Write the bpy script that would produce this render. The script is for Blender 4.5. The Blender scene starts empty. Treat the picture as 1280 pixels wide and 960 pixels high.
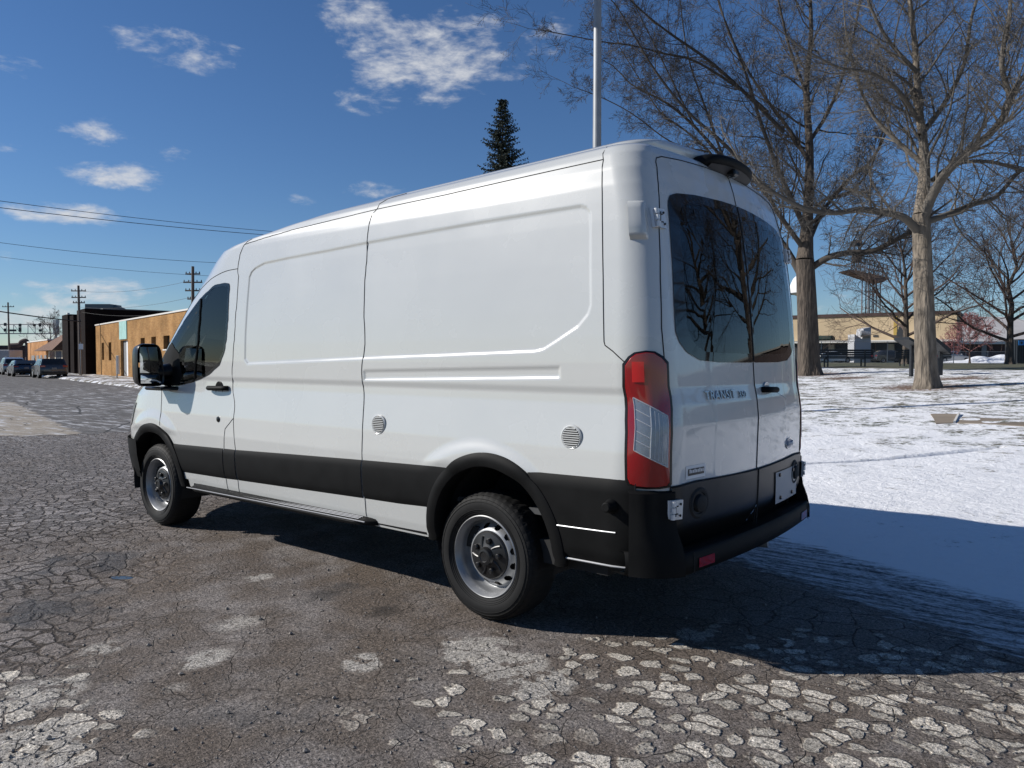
import bpy, math, random
import numpy as np
from mathutils import Vector, Matrix
R=math.radians
scene=bpy.context.scene
col=scene.collection
random.seed(7); rng=np.random.default_rng(7)

# ---------------------------------------------------------------- camera geometry
CF,CYAW,CPIT,CROL=946.0,-.8836,-.0318,.001
CO=np.array([-2.727,4.055,1.433])
cF=np.array([math.cos(CPIT)*math.cos(CYAW),math.cos(CPIT)*math.sin(CYAW),math.sin(CPIT)])
_r=np.array([math.sin(CYAW),-math.cos(CYAW),0.]);_u=np.cross(_r,cF)
cR=math.cos(CROL)*_r+math.sin(CROL)*_u; cU=-math.sin(CROL)*_r+math.cos(CROL)*_u
def ray(x,y): return cF+cR*(x-640)/CF-cU*(y-480)/CF
def at(x,y,d): return CO+d*ray(x,y)
def smooth(x,a,b):
    t=np.clip((np.asarray(x,float)-a)/(b-a),0,1); return t*t*(3-2*t)
def edge_y(X):            # where the asphalt stops and the park lawn begins
    return np.interp(X,[-60,12,36,500],[25.7,-6.7,-13.4,-110.])
def terrain(X,Y):
    t=(edge_y(X)-np.asarray(Y,float))*.91
    k=1-smooth(X,22,40)*(1-smooth(-np.asarray(Y,float),30,60))
    z=1.1*smooth(t,1.0,28.)*k
    return z
def ground_at(x,y):       # where the sight line through a measured point meets the ground
    r=ray(x,y); lo=2.
    for d in np.arange(2,400,.25):
        p=CO+d*r
        if p[2]<terrain(p[0],p[1]): return np.array([p[0],p[1],float(terrain(p[0],p[1]))])
    return CO+120*r

# ---------------------------------------------------------------- materials
def mat(name,base=(.5,.5,.5),rough=.6,metal=0.,coat=0.,spec=.5,noise=None,bump=None,emit=None,coat_rough=.05):
    m=bpy.data.materials.new(name); m.use_nodes=True; nt=m.node_tree; b=nt.nodes['Principled BSDF']
    b.inputs['Base Color'].default_value=(*base,1); b.inputs['Roughness'].default_value=rough
    b.inputs['Metallic'].default_value=metal; b.inputs['Coat Weight'].default_value=coat
    b.inputs['Coat Roughness'].default_value=coat_rough
    b.inputs['Specular IOR Level'].default_value=spec
    N=nt.nodes.new; L=nt.links.new
    geo=N('ShaderNodeNewGeometry')
    if noise:                # (scale, amount, [stretch])
        sc,am=noise[0],noise[1]; st=noise[2] if len(noise)>2 else (1,1,1)
        mp=N('ShaderNodeMapping'); mp.inputs['Scale'].default_value=st; L(geo.outputs['Position'],mp.inputs[0])
        n=N('ShaderNodeTexNoise'); n.inputs['Scale'].default_value=sc; n.inputs['Detail'].default_value=6; L(mp.outputs[0],n.inputs['Vector'])
        r=N('ShaderNodeMapRange'); r.inputs['From Min'].default_value=.3; r.inputs['From Max'].default_value=.7
        r.inputs['To Min'].default_value=1-am; r.inputs['To Max'].default_value=1+am; L(n.outputs['Fac'],r.inputs['Value'])
        v=N('ShaderNodeVectorMath'); v.operation='SCALE'; v.inputs[0].default_value=base; L(r.outputs[0],v.inputs['Scale'])
        L(v.outputs[0],b.inputs['Base Color'])
        r2=N('ShaderNodeMapRange'); r2.inputs['To Min'].default_value=max(rough-.08,.02); r2.inputs['To Max'].default_value=min(rough+.1,1); L(n.outputs['Fac'],r2.inputs['Value']); L(r2.outputs[0],b.inputs['Roughness'])
    if bump:                 # (scale, strength, distance, [stretch])
        st=bump[3] if len(bump)>3 else (1,1,1)
        mp=N('ShaderNodeMapping'); mp.inputs['Scale'].default_value=st; L(geo.outputs['Position'],mp.inputs[0])
        n=N('ShaderNodeTexNoise'); n.inputs['Scale'].default_value=bump[0]; n.inputs['Detail'].default_value=4; L(mp.outputs[0],n.inputs['Vector'])
        bp=N('ShaderNodeBump'); bp.inputs['Strength'].default_value=bump[1]; bp.inputs['Distance'].default_value=bump[2]; L(n.outputs['Fac'],bp.inputs['Height']); L(bp.outputs[0],b.inputs['Normal'])
    if emit: b.inputs['Emission Color'].default_value=(*emit[0],1); b.inputs['Emission Strength'].default_value=emit[1]
    return m
def glass(name,tint,rough=0.,ior=1.5):
    m=bpy.data.materials.new(name); m.use_nodes=True; nt=m.node_tree; nt.nodes.clear()
    N=nt.nodes.new; L=nt.links.new
    o=N('ShaderNodeOutputMaterial'); mx=N('ShaderNodeMixShader'); fr=N('ShaderNodeFresnel'); fr.inputs[0].default_value=ior
    t=N('ShaderNodeBsdfTransparent'); t.inputs[0].default_value=(*tint,1); g=N('ShaderNodeBsdfGlossy'); g.inputs['Roughness'].default_value=rough
    L(fr.outputs[0],mx.inputs[0]); L(t.outputs[0],mx.inputs[1]); L(g.outputs[0],mx.inputs[2]); L(mx.outputs[0],o.inputs[0]); return m
M={}
M['paint']=mat('white_paint',(.512,.520,.503),.26,coat=1.,coat_rough=.04,noise=(2.5,.012))
M['seam']=mat('seam_gap',(.012,.012,.013),.8)
M['plastic']=mat('black_plastic',(.0060,.0062,.0064),.60,spec=.12,noise=(7,.25),bump=(420,.12,.0006))
M['plastic_smooth']=mat('smooth_black_plastic',(.006,.006,.0065),.28,spec=.4)
M['frit']=mat('black_glass_border',(.006,.007,.008),.04,spec=.5)
M['liner']=mat('dark_liner',(.015,.015,.015),.9)
M['interior']=mat('grey_trim',(.055,.057,.06),.8)
M['cloth']=mat('seat_cloth',(.05,.05,.055),.95)
M['tyre']=mat('tyre_rubber',(.0075,.0075,.0075),.7,spec=.3,noise=(9,.35),bump=(120,.15,.001))
M['steel']=mat('painted_steel_rim',(.30,.305,.31),.40,metal=.5,noise=(18,.10))
M['cap']=mat('hub_cover',(.009,.009,.0095),.38,bump=(60,.1,.001))
M['chrome']=mat('chrome',(.48,.49,.51),.25,metal=1.)
M['cladding']=mat('satin_black_plastic',(.006,.0062,.0066),.36,spec=.30,bump=(420,.1,.0005))
M['zinc']=mat('hinge_metal',(.62,.63,.64),.42,metal=.25)
M['glass_dark']=glass('privacy_glass',(.10,.12,.13))
M['glass_door']=glass('door_glass',(.24,.29,.28))
M['mirror_glass']=mat('mirror_glass',(.75,.78,.8),.01,metal=1.)
M['red']=mat('red_lens',(.27,.004,.006),.08,coat=1.,bump=(3,.0,.001))
M['red_bright']=mat('red_reflector',(.62,.012,.012),.16,coat=1.)
M['lens']=mat('clear_lens',(.34,.36,.38),.12,metal=.5,coat=1.,bump=(90,.5,.003,(1,1,3)))
M['white_plastic']=mat('white_plastic',(.7,.71,.72),.4)
M['grey_plate']=mat('plate_holder',(.34,.345,.36),.5)

# ---------------------------------------------------------------- mesh helpers
class MB:
    def __init__(s): s.v=[]; s.f=[]; s.mi=[]; s.m=0
    def add(s,vs,fs):
        o=len(s.v); s.v+= [tuple(map(float,p)) for p in vs]; s.f+=[tuple(i+o for i in f) for f in fs]; s.mi+=[s.m]*len(fs); return s
    def box(s,c,d,rz=0,rot=None,bev=0):
        hx,hy,hz=d[0]/2,d[1]/2,d[2]/2
        b=min(bev,hx*.9,hy*.9,hz*.9)
        if b<=0:
            vs=[(x,y,z) for x in(-hx,hx) for y in(-hy,hy) for z in(-hz,hz)]
            fs=[(0,1,3,2),(4,6,7,5),(0,4,5,1),(2,3,7,6),(0,2,6,4),(1,5,7,3)]
        else:
            vs=[];idx={}
            for sx in(-1,1):
                for sy in(-1,1):
                    for sz in(-1,1):
                        for k in range(3):
                            p=[sx*(hx-b),sy*(hy-b),sz*(hz-b)]; p[k]=(sx*hx,sy*hy,sz*hz)[k]
                            idx[(sx,sy,sz,k)]=len(vs); vs.append(tuple(p))
            fs=[]
            for k in range(3):
                a,c2=[i for i in range(3) if i!=k]
                for sg in(-1,1):
                    q=[]
                    for (u,w) in((-1,-1),(1,-1),(1,1),(-1,1)):
                        t=[0,0,0];t[k]=sg;t[a]=u;t[c2]=w;q.append(idx[(t[0],t[1],t[2],k)])
                    fs.append(tuple(q))
                for u in(-1,1):
                    for w in(-1,1):
                        q=[]
                        for (sg,kk) in((-1,a),(1,a),(1,c2),(-1,c2)):
                            t=[0,0,0];t[k]=sg;t[a]=u;t[c2]=w;q.append(idx[(t[0],t[1],t[2],kk)])
                        fs.append(tuple(q))
            for sx in(-1,1):
                for sy in(-1,1):
                    for sz in(-1,1): fs.append(tuple(idx[(sx,sy,sz,k)] for k in range(3)))
        m=rot if rot is not None else Matrix.Rotation(rz,3,'Z')
        s.add([tuple(m@Vector(p)+Vector(tuple(map(float,c)))) for p in vs],fs); return s
    def tube(s,pts,r,n=8,cap=True):
        pts=[Vector(tuple(map(float,p))) for p in pts]
        if not hasattr(r,'__len__'): r=[r]*len(pts)
        vs=[];fs=[];up=None
        for i,p in enumerate(pts):
            a=pts[max(i-1,0)];b=pts[min(i+1,len(pts)-1)];d=(b-a)
            if d.length<1e-9: d=Vector((0,0,1))
            d.normalize()
            if up is None:
                up=Vector((0,0,1)) if abs(d.z)<.9 else Vector((1,0,0))
            x=d.cross(up)
            if x.length<1e-6: x=d.orthogonal()
            x.normalize(); y=x.cross(d).normalized(); up=y
            for k in range(n):
                t=2*math.pi*k/n; vs.append(p+(x*math.cos(t)+y*math.sin(t))*r[i])
        for i in range(len(pts)-1):
            for k in range(n): fs.append((i*n+k,i*n+(k+1)%n,(i+1)*n+(k+1)%n,(i+1)*n+k))
        if cap: fs.append(tuple(range(n))[::-1]); fs.append(tuple(range((len(pts)-1)*n,len(pts)*n)))
        s.add(vs,fs); return s
    def cyl(s,a,b,r,n=16,r2=None): return s.tube([a,b],[r,r if r2 is None else r2],n)
    def lathe(s,prof,n=48,axis='Y',c=(0,0,0),close=False):   # prof: (radius, along)
        vs=[];fs=[]
        for (r,h) in prof:
            for k in range(n):
                t=2*math.pi*k/n; u,v=r*math.cos(t),r*math.sin(t)
                p={'Y':(u,h,v),'Z':(u,v,h),'X':(h,u,v)}[axis]; vs.append((p[0]+c[0],p[1]+c[1],p[2]+c[2]))
        m=len(prof)
        for i in range(m-1):
            for k in range(n): fs.append((i*n+k,(i+1)*n+k,(i+1)*n+(k+1)%n,i*n+(k+1)%n))
        s.add(vs,fs); return s
    def grid(s,G):
        nr=len(G);nc=len(G[0]); s.add([p for r in G for p in r],[(i*nc+j,i*nc+j+1,(i+1)*nc+j+1,(i+1)*nc+j) for i in range(nr-1) for j in range(nc-1)]); return s
    def mirror(s):
        o=MB(); o.v=[(x,-y,z) for x,y,z in s.v]; o.f=[f[::-1] for f in s.f]; o.mi=list(s.mi); return o
    def build(s,name,m,parent=None,smooth=True,angle=35,local=None,**props):
        me=bpy.data.meshes.new(name); 
        v=s.v
        if local is not None: v=[(x-local[0],y-local[1],z-local[2]) for x,y,z in v]
        me.from_pydata(v,[],s.f); me.update()
        for mm in (m if isinstance(m,(list,tuple)) else [m]): me.materials.append(M[mm] if isinstance(mm,str) else mm)
        if isinstance(m,(list,tuple)): me.polygons.foreach_set('material_index',s.mi)
        if smooth:
            me.polygons.foreach_set('use_smooth',[True]*len(me.polygons))
            me.set_sharp_from_angle(angle=R(angle))
        ob=bpy.data.objects.new(name,me); col.objects.link(ob)
        if parent is not None: ob.parent=parent
        for k,vv in props.items(): ob[k]=vv
        return ob
def empty(name,loc,rz=0,**props):
    o=bpy.data.objects.new(name,None); o.location=tuple(map(float,loc)); o.rotation_euler=(0,0,rz); col.objects.link(o); o.empty_display_size=.3
    for k,v in props.items(): o[k]=v
    return o
def catmull(P,n=6,closed=False):
    P=[np.array(p,float) for p in P]; out=[]; m=len(P)
    for i in range(m if closed else m-1):
        p0=P[(i-1)%m] if closed or i>0 else P[i]; p1=P[i]; p2=P[(i+1)%m]; p3=P[(i+2)%m] if closed or i+2<m else p2
        for k in range(n):
            t=k/n; out.append(.5*((2*p1)+(-p0+p2)*t+(2*p0-5*p1+4*p2-p3)*t*t+(-p0+3*p1-3*p2+p3)*t**3))
    if not closed: out.append(P[-1])
    return out
def lin(P,step=.02):
    out=[]
    for a,b in zip(P[:-1],P[1:]):
        a=np.array(a,float);b=np.array(b,float); k=max(1,int(np.linalg.norm(b-a)/step))
        out+= [a+(b-a)*i/k for i in range(k)]
    return out+[np.array(P[-1],float)]
def text_mesh(txt,size,extrude,sx=1.,bold=0):
    c=bpy.data.curves.new('t','FONT'); c.body=txt; c.size=size; c.extrude=extrude; c.offset=bold; c.align_x='LEFT'; c.space_character=1.14
    o=bpy.data.objects.new('t',c); col.objects.link(o); dg=bpy.context.evaluated_depsgraph_get(); dg.update()
    me=bpy.data.meshes.new_from_object(o.evaluated_get(dg)); vs=[(v.co.x*sx,v.co.y,v.co.z) for v in me.vertices]; fs=[tuple(p.vertices) for p in me.polygons]
    bpy.data.objects.remove(o); bpy.data.curves.remove(c); bpy.data.meshes.remove(me); return vs,fs
def sst(x,a,b):
    t=np.clip((np.asarray(x,float)-a)/(b-a),0,1); return t*t*(3-2*t)
# van shell profile tables: height -> half width, rear x, front corner start, nose x
TZ=[ .40, .47, .60, .72, .85,1.00,1.12,1.22,1.27,1.30,1.42,1.55,1.67,1.80,1.91,2.10,2.20,2.27,2.35,2.42,2.455,2.475,2.487]
TW=[ .975,.992,1.010,1.018,1.022,1.013,.997,.984,.982,.990,.991,.989,.985,.979,.973,.960,.951,.944,.930,.905,.878,.842,.78]
TR=[-1.10,-1.12,-1.130,-1.135,-1.138,-1.142,-1.146,-1.136,-1.126,-1.120,-1.112,-1.103,-1.093,-1.080,-1.068,-1.043,-1.026,-1.010,-.988,-.962,-.940,-.915,-.88]
TS=[3.86,3.87,3.88,3.88,3.87,3.82,3.80,3.72,3.66,3.62,3.47,3.33,3.20,3.05,2.93,2.68,2.60,2.52,2.18,1.70,1.4,1.1,.8]
TN=[4.74,4.77,4.80,4.81,4.80,4.76,4.68,4.51,4.38,4.31,4.12,3.99,3.86,3.73,3.61,3.39,3.26,3.14,2.88,2.52,2.32,2.18,2.05]
def prof(z): return [np.interp(z,TZ,t) for t in (TW,TR,TS,TN)]
NA,NB,NC,ND=60,26,620,80
HUBS=(0.0,3.75); AR=.455
PANEL_A=[(-.664,2.180),(-.687,2.10),(-.70,1.664),(-.66,1.60),(-.42,1.49),(-.36,1.47),(.965,1.447),(.975,2.18),(.968,2.262)]
def sdf_poly(px,pz,poly):
    n=len(poly); d=np.full(px.shape,1e9); inside=np.zeros(px.shape,bool)
    for i in range(n):
        ax,az=poly[i];bx,bz=poly[(i+1)%n]
        ex,ez=bx-ax,bz-az
        t=np.clip(((px-ax)*ex+(pz-az)*ez)/(ex*ex+ez*ez+1e-12),0,1)
        dd=np.hypot(px-ax-t*ex,pz-az-t*ez); d=np.minimum(d,dd)
        c=((az>pz)!=(bz>pz)); xi=ax+(pz-az)*(bx-ax)/((bz-az) if abs(bz-az)>1e-9 else 1e-9)
        inside^=(c&(px<xi))
    return np.where(inside,-d,d)
RELIEF=[]   # (polygon, depth, edge)
def side_relief(X,Z):
    d=np.zeros(X.shape)
    for poly,dep,ew in RELIEF:
        xs=[p[0] for p in poly]; zs=[p[1] for p in poly]
        m=(X>min(xs)-.1)&(X<max(xs)+.1)&(Z>min(zs)-.1)&(Z<max(zs)+.1)
        if m.any():
            s=sdf_poly(X[m],Z[m],poly); d[m]+=dep*(1-sst(s,-ew,0))
    for hx in HUBS:
        r=np.hypot(X-hx,(Z-.37)*1.02)
        d-= .016*(1-sst(r,.57,.66))*(Z<1.2)*sst(Z,.80,.88)
    return d
def shell():
    zs=[.40,.435]+list(np.arange(.46,2.40,.0085))+list(np.arange(2.405,2.486,.008))+[2.487]
    rows=[(z,)+tuple(prof(z)) for z in zs]
    nc=len(zs)
    for k in range(1,15):                      # roof cap rows
        a=k/14*math.pi/2
        w=.78*math.cos(a); lift=.095*math.sin(a)
        rows.append((2.487+lift, max(w,.0), -.88-.03*math.sin(2*a)+.12*(1-math.cos(a)), .8, 2.05-.35*math.sin(a)))
    P=[]
    for (z,W,R,S,N) in rows:
        W=max(W,1e-4)
        rc=min(float(np.interp(z,[.4,1.3,2.1],[.25,.20,.14])),W*.4)                       # corner radius
        yy=np.linspace(0,1,NA,endpoint=False)*(W-rc)
        bow=.075
        xr=R+bow*(yy/max(W,.05))**2*min(1,W/.5)
        x0=R+bow*((W-rc)/max(W,.05))**2*min(1,W/.5)
        an=np.linspace(0,math.pi/2,NB,endpoint=False)
        ca=1.0
        xb=x0+rc*1.15*(1-np.cos(an)); yb=(W-rc)+rc*np.sin(an)
        xs=x0+rc*1.15
        xc=xs+(S-xs)*np.linspace(0,1,NC,endpoint=False)
        yc=W-.0*xc
        # gentle plan curvature of the flank
        t=np.linspace(0,math.pi/2,ND)
        p=2.5
        xd=S+(N-S)*np.sin(t)**(2/p); yd=W*np.abs(np.cos(t))**(2/p)
        X=np.concatenate([xr,xb,xc,xd]); Yv=np.concatenate([yy,yb,yc,yd])
        Yv=Yv-np.where(Yv>.5*W,1,0)*.012*np.clip((X-1.4)/2.6,-1,1)**2*(W>.5)
        Yv[-1]=0
        Z=np.full(X.shape,z)
        if z>2.3: Z=Z-.025*(min(z,2.45)-2.3)/.15*(X)
        P.append(np.stack([X,Yv,Z],1))
    P=np.array(P)                              # rows x cols x 3
    X,Yv,Z=P[...,0],P[...,1],P[...,2]
    m=np.zeros(P.shape[1]); m[NA+4:]=1
    rel=side_relief(X,Z)*m[None,:]*(Yv>.6)
    P[...,1]-=rel
    return P
def grid_normals(P):
    dc=np.gradient(P,axis=1); dr=np.gradient(P,axis=0)
    n=np.cross(dr,dc); n/=np.linalg.norm(n,axis=2,keepdims=True)+1e-12
    return n
# ================================================================= THE VAN
_p=lambda L:[(a[0],a[2]) for a in L]
PANEL=[(.993,2.171),(.05,2.191),(-.611,2.196),(-.649,2.182),(-.671,2.156),(-.677,2.113),(-.697,1.70),(-.683,1.654),(-.624,1.593),(-.491,1.521),(-.416,1.483),(-.36,1.472),(.257,1.455),(.983,1.437),(1.794,1.412),(2.302,1.398),(2.345,1.433),(2.342,1.622),(2.331,1.825),(2.317,2.042),(2.289,2.082),(2.238,2.107),(2.128,2.133),(1.833,2.146),(1.384,2.157)]
GROOVE=[(.994,1.372),(-.521,1.405),(-.522,1.337),(.99,1.300)]
RELIEF.append((PANEL,.0060,.013)); RELIEF.append((GROOVE,.0070,.018))
SP=shell(); SN=grid_normals(SP)
NR,NCOL=SP.shape[:2]
ZROW=SP[:,0,2].copy()
_zl=np.array([.40,.435]+list(np.arange(.46,2.40,.0085))+list(np.arange(2.405,2.486,.008))+[2.487])
def S(c,z,off=0.,x=None):
    z0=z
    r=np.interp(z0,_zl,np.arange(len(_zl)))
    for _ in range(2):
        i=int(min(max(r,0),NR-2)); fr=min(max(r-i,0),1); j=int(min(max(c,0),NCOL-2)); fc=min(max(c-j,0),1)
        w=[(1-fr)*(1-fc),(1-fr)*fc,fr*(1-fc),fr*fc]
        p=w[0]*SP[i,j]+w[1]*SP[i,j+1]+w[2]*SP[i+1,j]+w[3]*SP[i+1,j+1]
        if z0>2.3 or z>2.29:
            z0=z+.025*max(0,(min(z0,2.45)-2.3))/.15*p[0]; r=np.interp(z0,_zl,np.arange(len(_zl)))
        else: break
    n=w[0]*SN[i,j]+w[1]*SN[i,j+1]+w[2]*SN[i+1,j]+w[3]*SN[i+1,j+1]; n=n/(np.linalg.norm(n)+1e-9)
    return p+n*off
def cX(X,z):
    r=int(np.interp(z,_zl,np.arange(len(_zl)))); row=SP[r]; return float(np.interp(X,row[NA:,0],np.arange(NA,NCOL)))
def cY(Y,z):
    r=int(np.interp(z,_zl,np.arange(len(_zl)))); row=SP[r]; return float(np.interp(Y,row[:NA+NB,1],np.arange(NA+NB)))
sideP=lambda X,z,off=0.:S(cX(X,z),z,off)
def rearP(Y,z,off=0.):
    p=S(cY(abs(Y),z),z,off); return p if Y>=0 else p*np.array([1,-1,1])

van=empty('cargo_van',(0,0,0),label='long white cargo van with black lower cladding and dark rear windows on cracked asphalt',category='van')
# --- face labels over the shell grid
FC=(SP[:-1,:-1]+SP[1:,:-1]+SP[1:,1:]+SP[:-1,1:])/4
fx,fy,fz=FC[...,0],FC[...,1],FC[...,2]
jj=np.broadcast_to(np.arange(NCOL-1)[None,:],fx.shape); ii=np.broadcast_to(np.arange(NR-1)[:,None],fx.shape)
GLASS=[(2.582,1.995),(2.61,2.008),(2.66,2.014),(2.80,2.007),(2.991,1.926),(3.258,1.762),(3.500,1.572),(3.60,1.50),(3.66,1.44),(3.63,1.25),(3.573,1.209),(3.40,1.215),(3.116,1.256),(2.86,1.318),(2.702,1.393),(2.629,1.491),(2.597,1.612),(2.583,1.794)]
RW=[(0.,2.285),(.2,2.281),(.5,2.266),(.66,2.249),(.722,2.229),(.752,2.19),(.765,2.06),(.795,1.70),(.80,1.57),(.775,1.52),(.715,1.47),(.60,1.432),(.4,1.421),(0.,1.42)]
DOOR=[(3.64,1.19),(3.61,1.02),(3.585,.80),(3.42,.80),(3.20,.60),(3.18,.42),(2.598,.42),(2.602,.67),(2.592,.763),(2.577,.91),(2.468,.994),(2.461,1.09),(2.519,1.219),(2.515,1.37),(2.492,1.55),(2.472,1.819),(2.463,2.028),(2.477,2.114),(2.646,2.108),(2.813,2.077),(2.952,2.037),(3.105,1.971),(3.45,1.72),(3.75,1.47),(3.82,1.30)]
ARCH=[(-.07,.452,.41,.487),(3.74,.395,.42,.497)]
side=(jj>=NA+8)
lab=np.full(fx.shape,'side_panel',dtype='<U16')
sc=np.interp(fz,[.40,1.426,1.475,1.521,1.827,2.067,2.242,2.405,2.48],[-.881,-.881,-.821,-.772,-.758,-.743,-.732,-.713,-.686])
lab[fx<sc]='corner_panel'
sb=np.interp(fz,[.421,.656,.757,.964,1.09,1.219,1.37,1.55,1.819,2.028,2.22,2.328,2.40],[2.44,2.423,2.429,2.466,2.461,2.519,2.515,2.492,2.472,2.463,2.458,2.396,2.38])
lab[fx>sb]='front_panel'
lab[(fx<2.6)&(fx>1.0)&(lab=='side_panel')]='side_panel_fore'
zroof=np.interp(fx,[-.71,-.28,.372,.999,1.5,1.886,2.159,2.42,2.7,3.0,3.4],[2.408,2.397,2.379,2.372,2.355,2.339,2.317,2.29,2.25,2.19,2.10])
lab[(fz>zroof)&(fx>-.71)&((fx<2.42)|(fz>2.29))]='roof'
lab[(fz>2.15)&(fx>2.42)]='roof'
yg=np.interp(fz,[.5,.86,1.445,1.582,1.816,2.054,2.24,2.391,2.437],[.872,.874,.878,.882,.872,.848,.807,.763,.70])
ztop=2.478-.05*(fy/.7)**3
lab[(jj<NA+NB)&(fy<yg)&(fz>.66)&(fz<ztop)&(fx<-.85)]='rear_door'
dsd=sdf_poly(fx,fz,DOOR)
lab[(dsd<0)&side&(fy>.6)]='cab_door'
hide=np.zeros(fx.shape,bool)
gsd=sdf_poly(fx,fz,GLASS); hide|=(gsd<-.018)&side&(fy>.6)
RWF=RW+[(-y,z) for y,z in RW[::-1] if y>0]
rsd=sdf_poly(fy,fz,RWF); hide|=(rsd<-.02)&(fx<-.85)
for (ax,az,ri,ro) in ARCH:
    hide|=(np.hypot(fx-ax,fz-az)<ri+.03)&(fy>.5)&side
    hide|=(abs(fx-ax)<ri+.02)&(fz<az)&side&(fy>.5)
wsd=sdf_poly(fy,fz,[(0,2.14),(.70,2.08),(.80,1.30),(0,1.27),(-.1,1.7)]); wind=(wsd<0)&(jj>NCOL-ND+5); hide|=wind&(wsd<-.01)
hide|=(fz<.455)&(fx<-.45)
hide|=(fz<.67)&(fx<-1.0)&(jj<NA+NB-10)
hide|=(fz<.45)&(fx>3.2)
def extract(name,mask,matname='paint',half=1,parent=van,off=0.,**props):
    idx=np.argwhere(mask)
    if len(idx)==0: return None
    i,j=idx[:,0],idx[:,1]
    q=np.stack([i*NCOL+j,(i+1)*NCOL+j,(i+1)*NCOL+j+1,i*NCOL+j+1],1)
    if half<0: q=q[:,::-1]
    u,inv=np.unique(q,return_inverse=True); q=inv.reshape(q.shape)
    V=(SP+SN*off).reshape(-1,3)[u]; Nn=SN.reshape(-1,3)[u]
    if half<0: V=V*np.array([1,-1,1]); Nn=Nn*np.array([1,-1,1])
    return V,q,Nn
def mesh_np(name,V,Q,Nn,matname,parent,**props):
    me=bpy.data.meshes.new(name); me.from_pydata(V.tolist(),[],Q.tolist()); me.update()
    me.materials.append(M[matname]); me.polygons.foreach_set('use_smooth',[True]*len(me.polygons))
    if Nn is not None: me.normals_split_custom_set_from_vertices(Nn.tolist())
    ob=bpy.data.objects.new(name,me); col.objects.link(ob); ob.parent=parent
    for k,v in props.items(): ob[k]=v
    return ob
parts={}
vis=~hide
both={'roof','front_panel'}
for half in (1,-1):
    for nm in ('side_panel','side_panel_fore','corner_panel','rear_door','cab_door'):
        m=(lab==nm)&vis
        V,Q,Nn=extract(nm,m,half=half)
        n={'side_panel_fore':'side_panel'}.get(nm,nm)
        parts[(nm,half)]=mesh_np(n,V,Q,Nn,'paint',van)
for nm,n in (('roof','roof'),('front_panel','front_fender')):
    m=(lab==nm)&vis
    if nm=='front_panel': m=m&~((fz<.72)&(fx>3.9))
    a=extract(nm,m,half=1); b=extract(nm,m,half=-1)
    V=np.concatenate([a[0],b[0]]);Q=np.concatenate([a[1],b[1]+len(a[0])]);Nn=np.concatenate([a[2],b[2]])
    parts[nm]=mesh_np(n,V,Q,Nn,'paint',van)
# front bumper (same contour, proud of the body)
m=(fz<.735)&(fz>.0)&(fx>4.02)&side
a=extract('b',m,off=.028,half=1);b=extract('b',m,off=.028,half=-1)
mesh_np('front_bumper',np.concatenate([a[0],b[0]]),np.concatenate([a[1],b[1]+len(a[0])]),np.concatenate([a[2],b[2]]),'plastic',van)
# windscreen
m=wind
a=extract('w',m,half=1,off=-.004);b=extract('w',m,half=-1,off=-.004)
mesh_np('windscreen',np.concatenate([a[0],b[0]]),np.concatenate([a[1],b[1]+len(a[0])]),np.concatenate([a[2],b[2]]),'glass_door',van)

def orient(mb,ref):
    tot=0
    for f in mb.f[:400]:
        a,b,c=[np.array(mb.v[i]) for i in f[:3]]; tot+=np.cross(b-a,c-a)@np.array(ref)
    if tot<0: mb.f=[f[::-1] for f in mb.f]
    return mb
def seam_mb(pts3,kind='side',r=.0028,off=.0005,mb=None,n=4,dense=.03):
    """dark shut line lying in the surface; pts are (X,z) on the side or (Y,z) on the rear"""
    mb=mb or MB(); P=lin(pts3,dense)
    f=sideP if kind=='side' else rearP
    mb.tube([f(a,b,off) for a,b in P],r,n); return mb
S_CORNER=[(-.686,2.477),(-.713,2.405),(-.732,2.242),(-.743,2.067),(-.758,1.827),(-.772,1.521),(-.778,1.503),(-.821,1.475),(-.881,1.426)]
S_ROOF=[(-.71,2.408),(-.28,2.397),(.372,2.379),(.999,2.372),(1.5,2.355),(1.886,2.339),(2.159,2.317),(2.42,2.29)]
S_MID=[(1.12,2.45),(1.012,2.378),(.992,2.169),(1.001,1.931),(1.0,1.756),(.985,1.531),(1.005,1.40),(1.005,1.30),(.989,1.197),(.975,1.009),(.969,.82),(.966,.685),(.962,.573),(.970,.453)]
S_B=[(2.396,2.328),(2.458,2.22),(2.477,2.114),(2.463,2.028),(2.472,1.819),(2.492,1.55),(2.515,1.37),(2.519,1.219),(2.465,1.09),(2.462,.964),(2.429,.757),(2.423,.656),(2.44,.43)]
S_DT=[(2.477,2.114),(2.646,2.108),(2.813,2.077),(2.952,2.037),(3.105,1.971),(3.3,1.84),(3.5,1.68),(3.72,1.49)]
S_DL=[(2.468,.994),(2.577,.91),(2.592,.763),(2.602,.67),(2.598,.43)]
S_F=[(3.66,1.21),(3.625,1.11),(3.611,1.024),(3.585,.88)]
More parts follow.
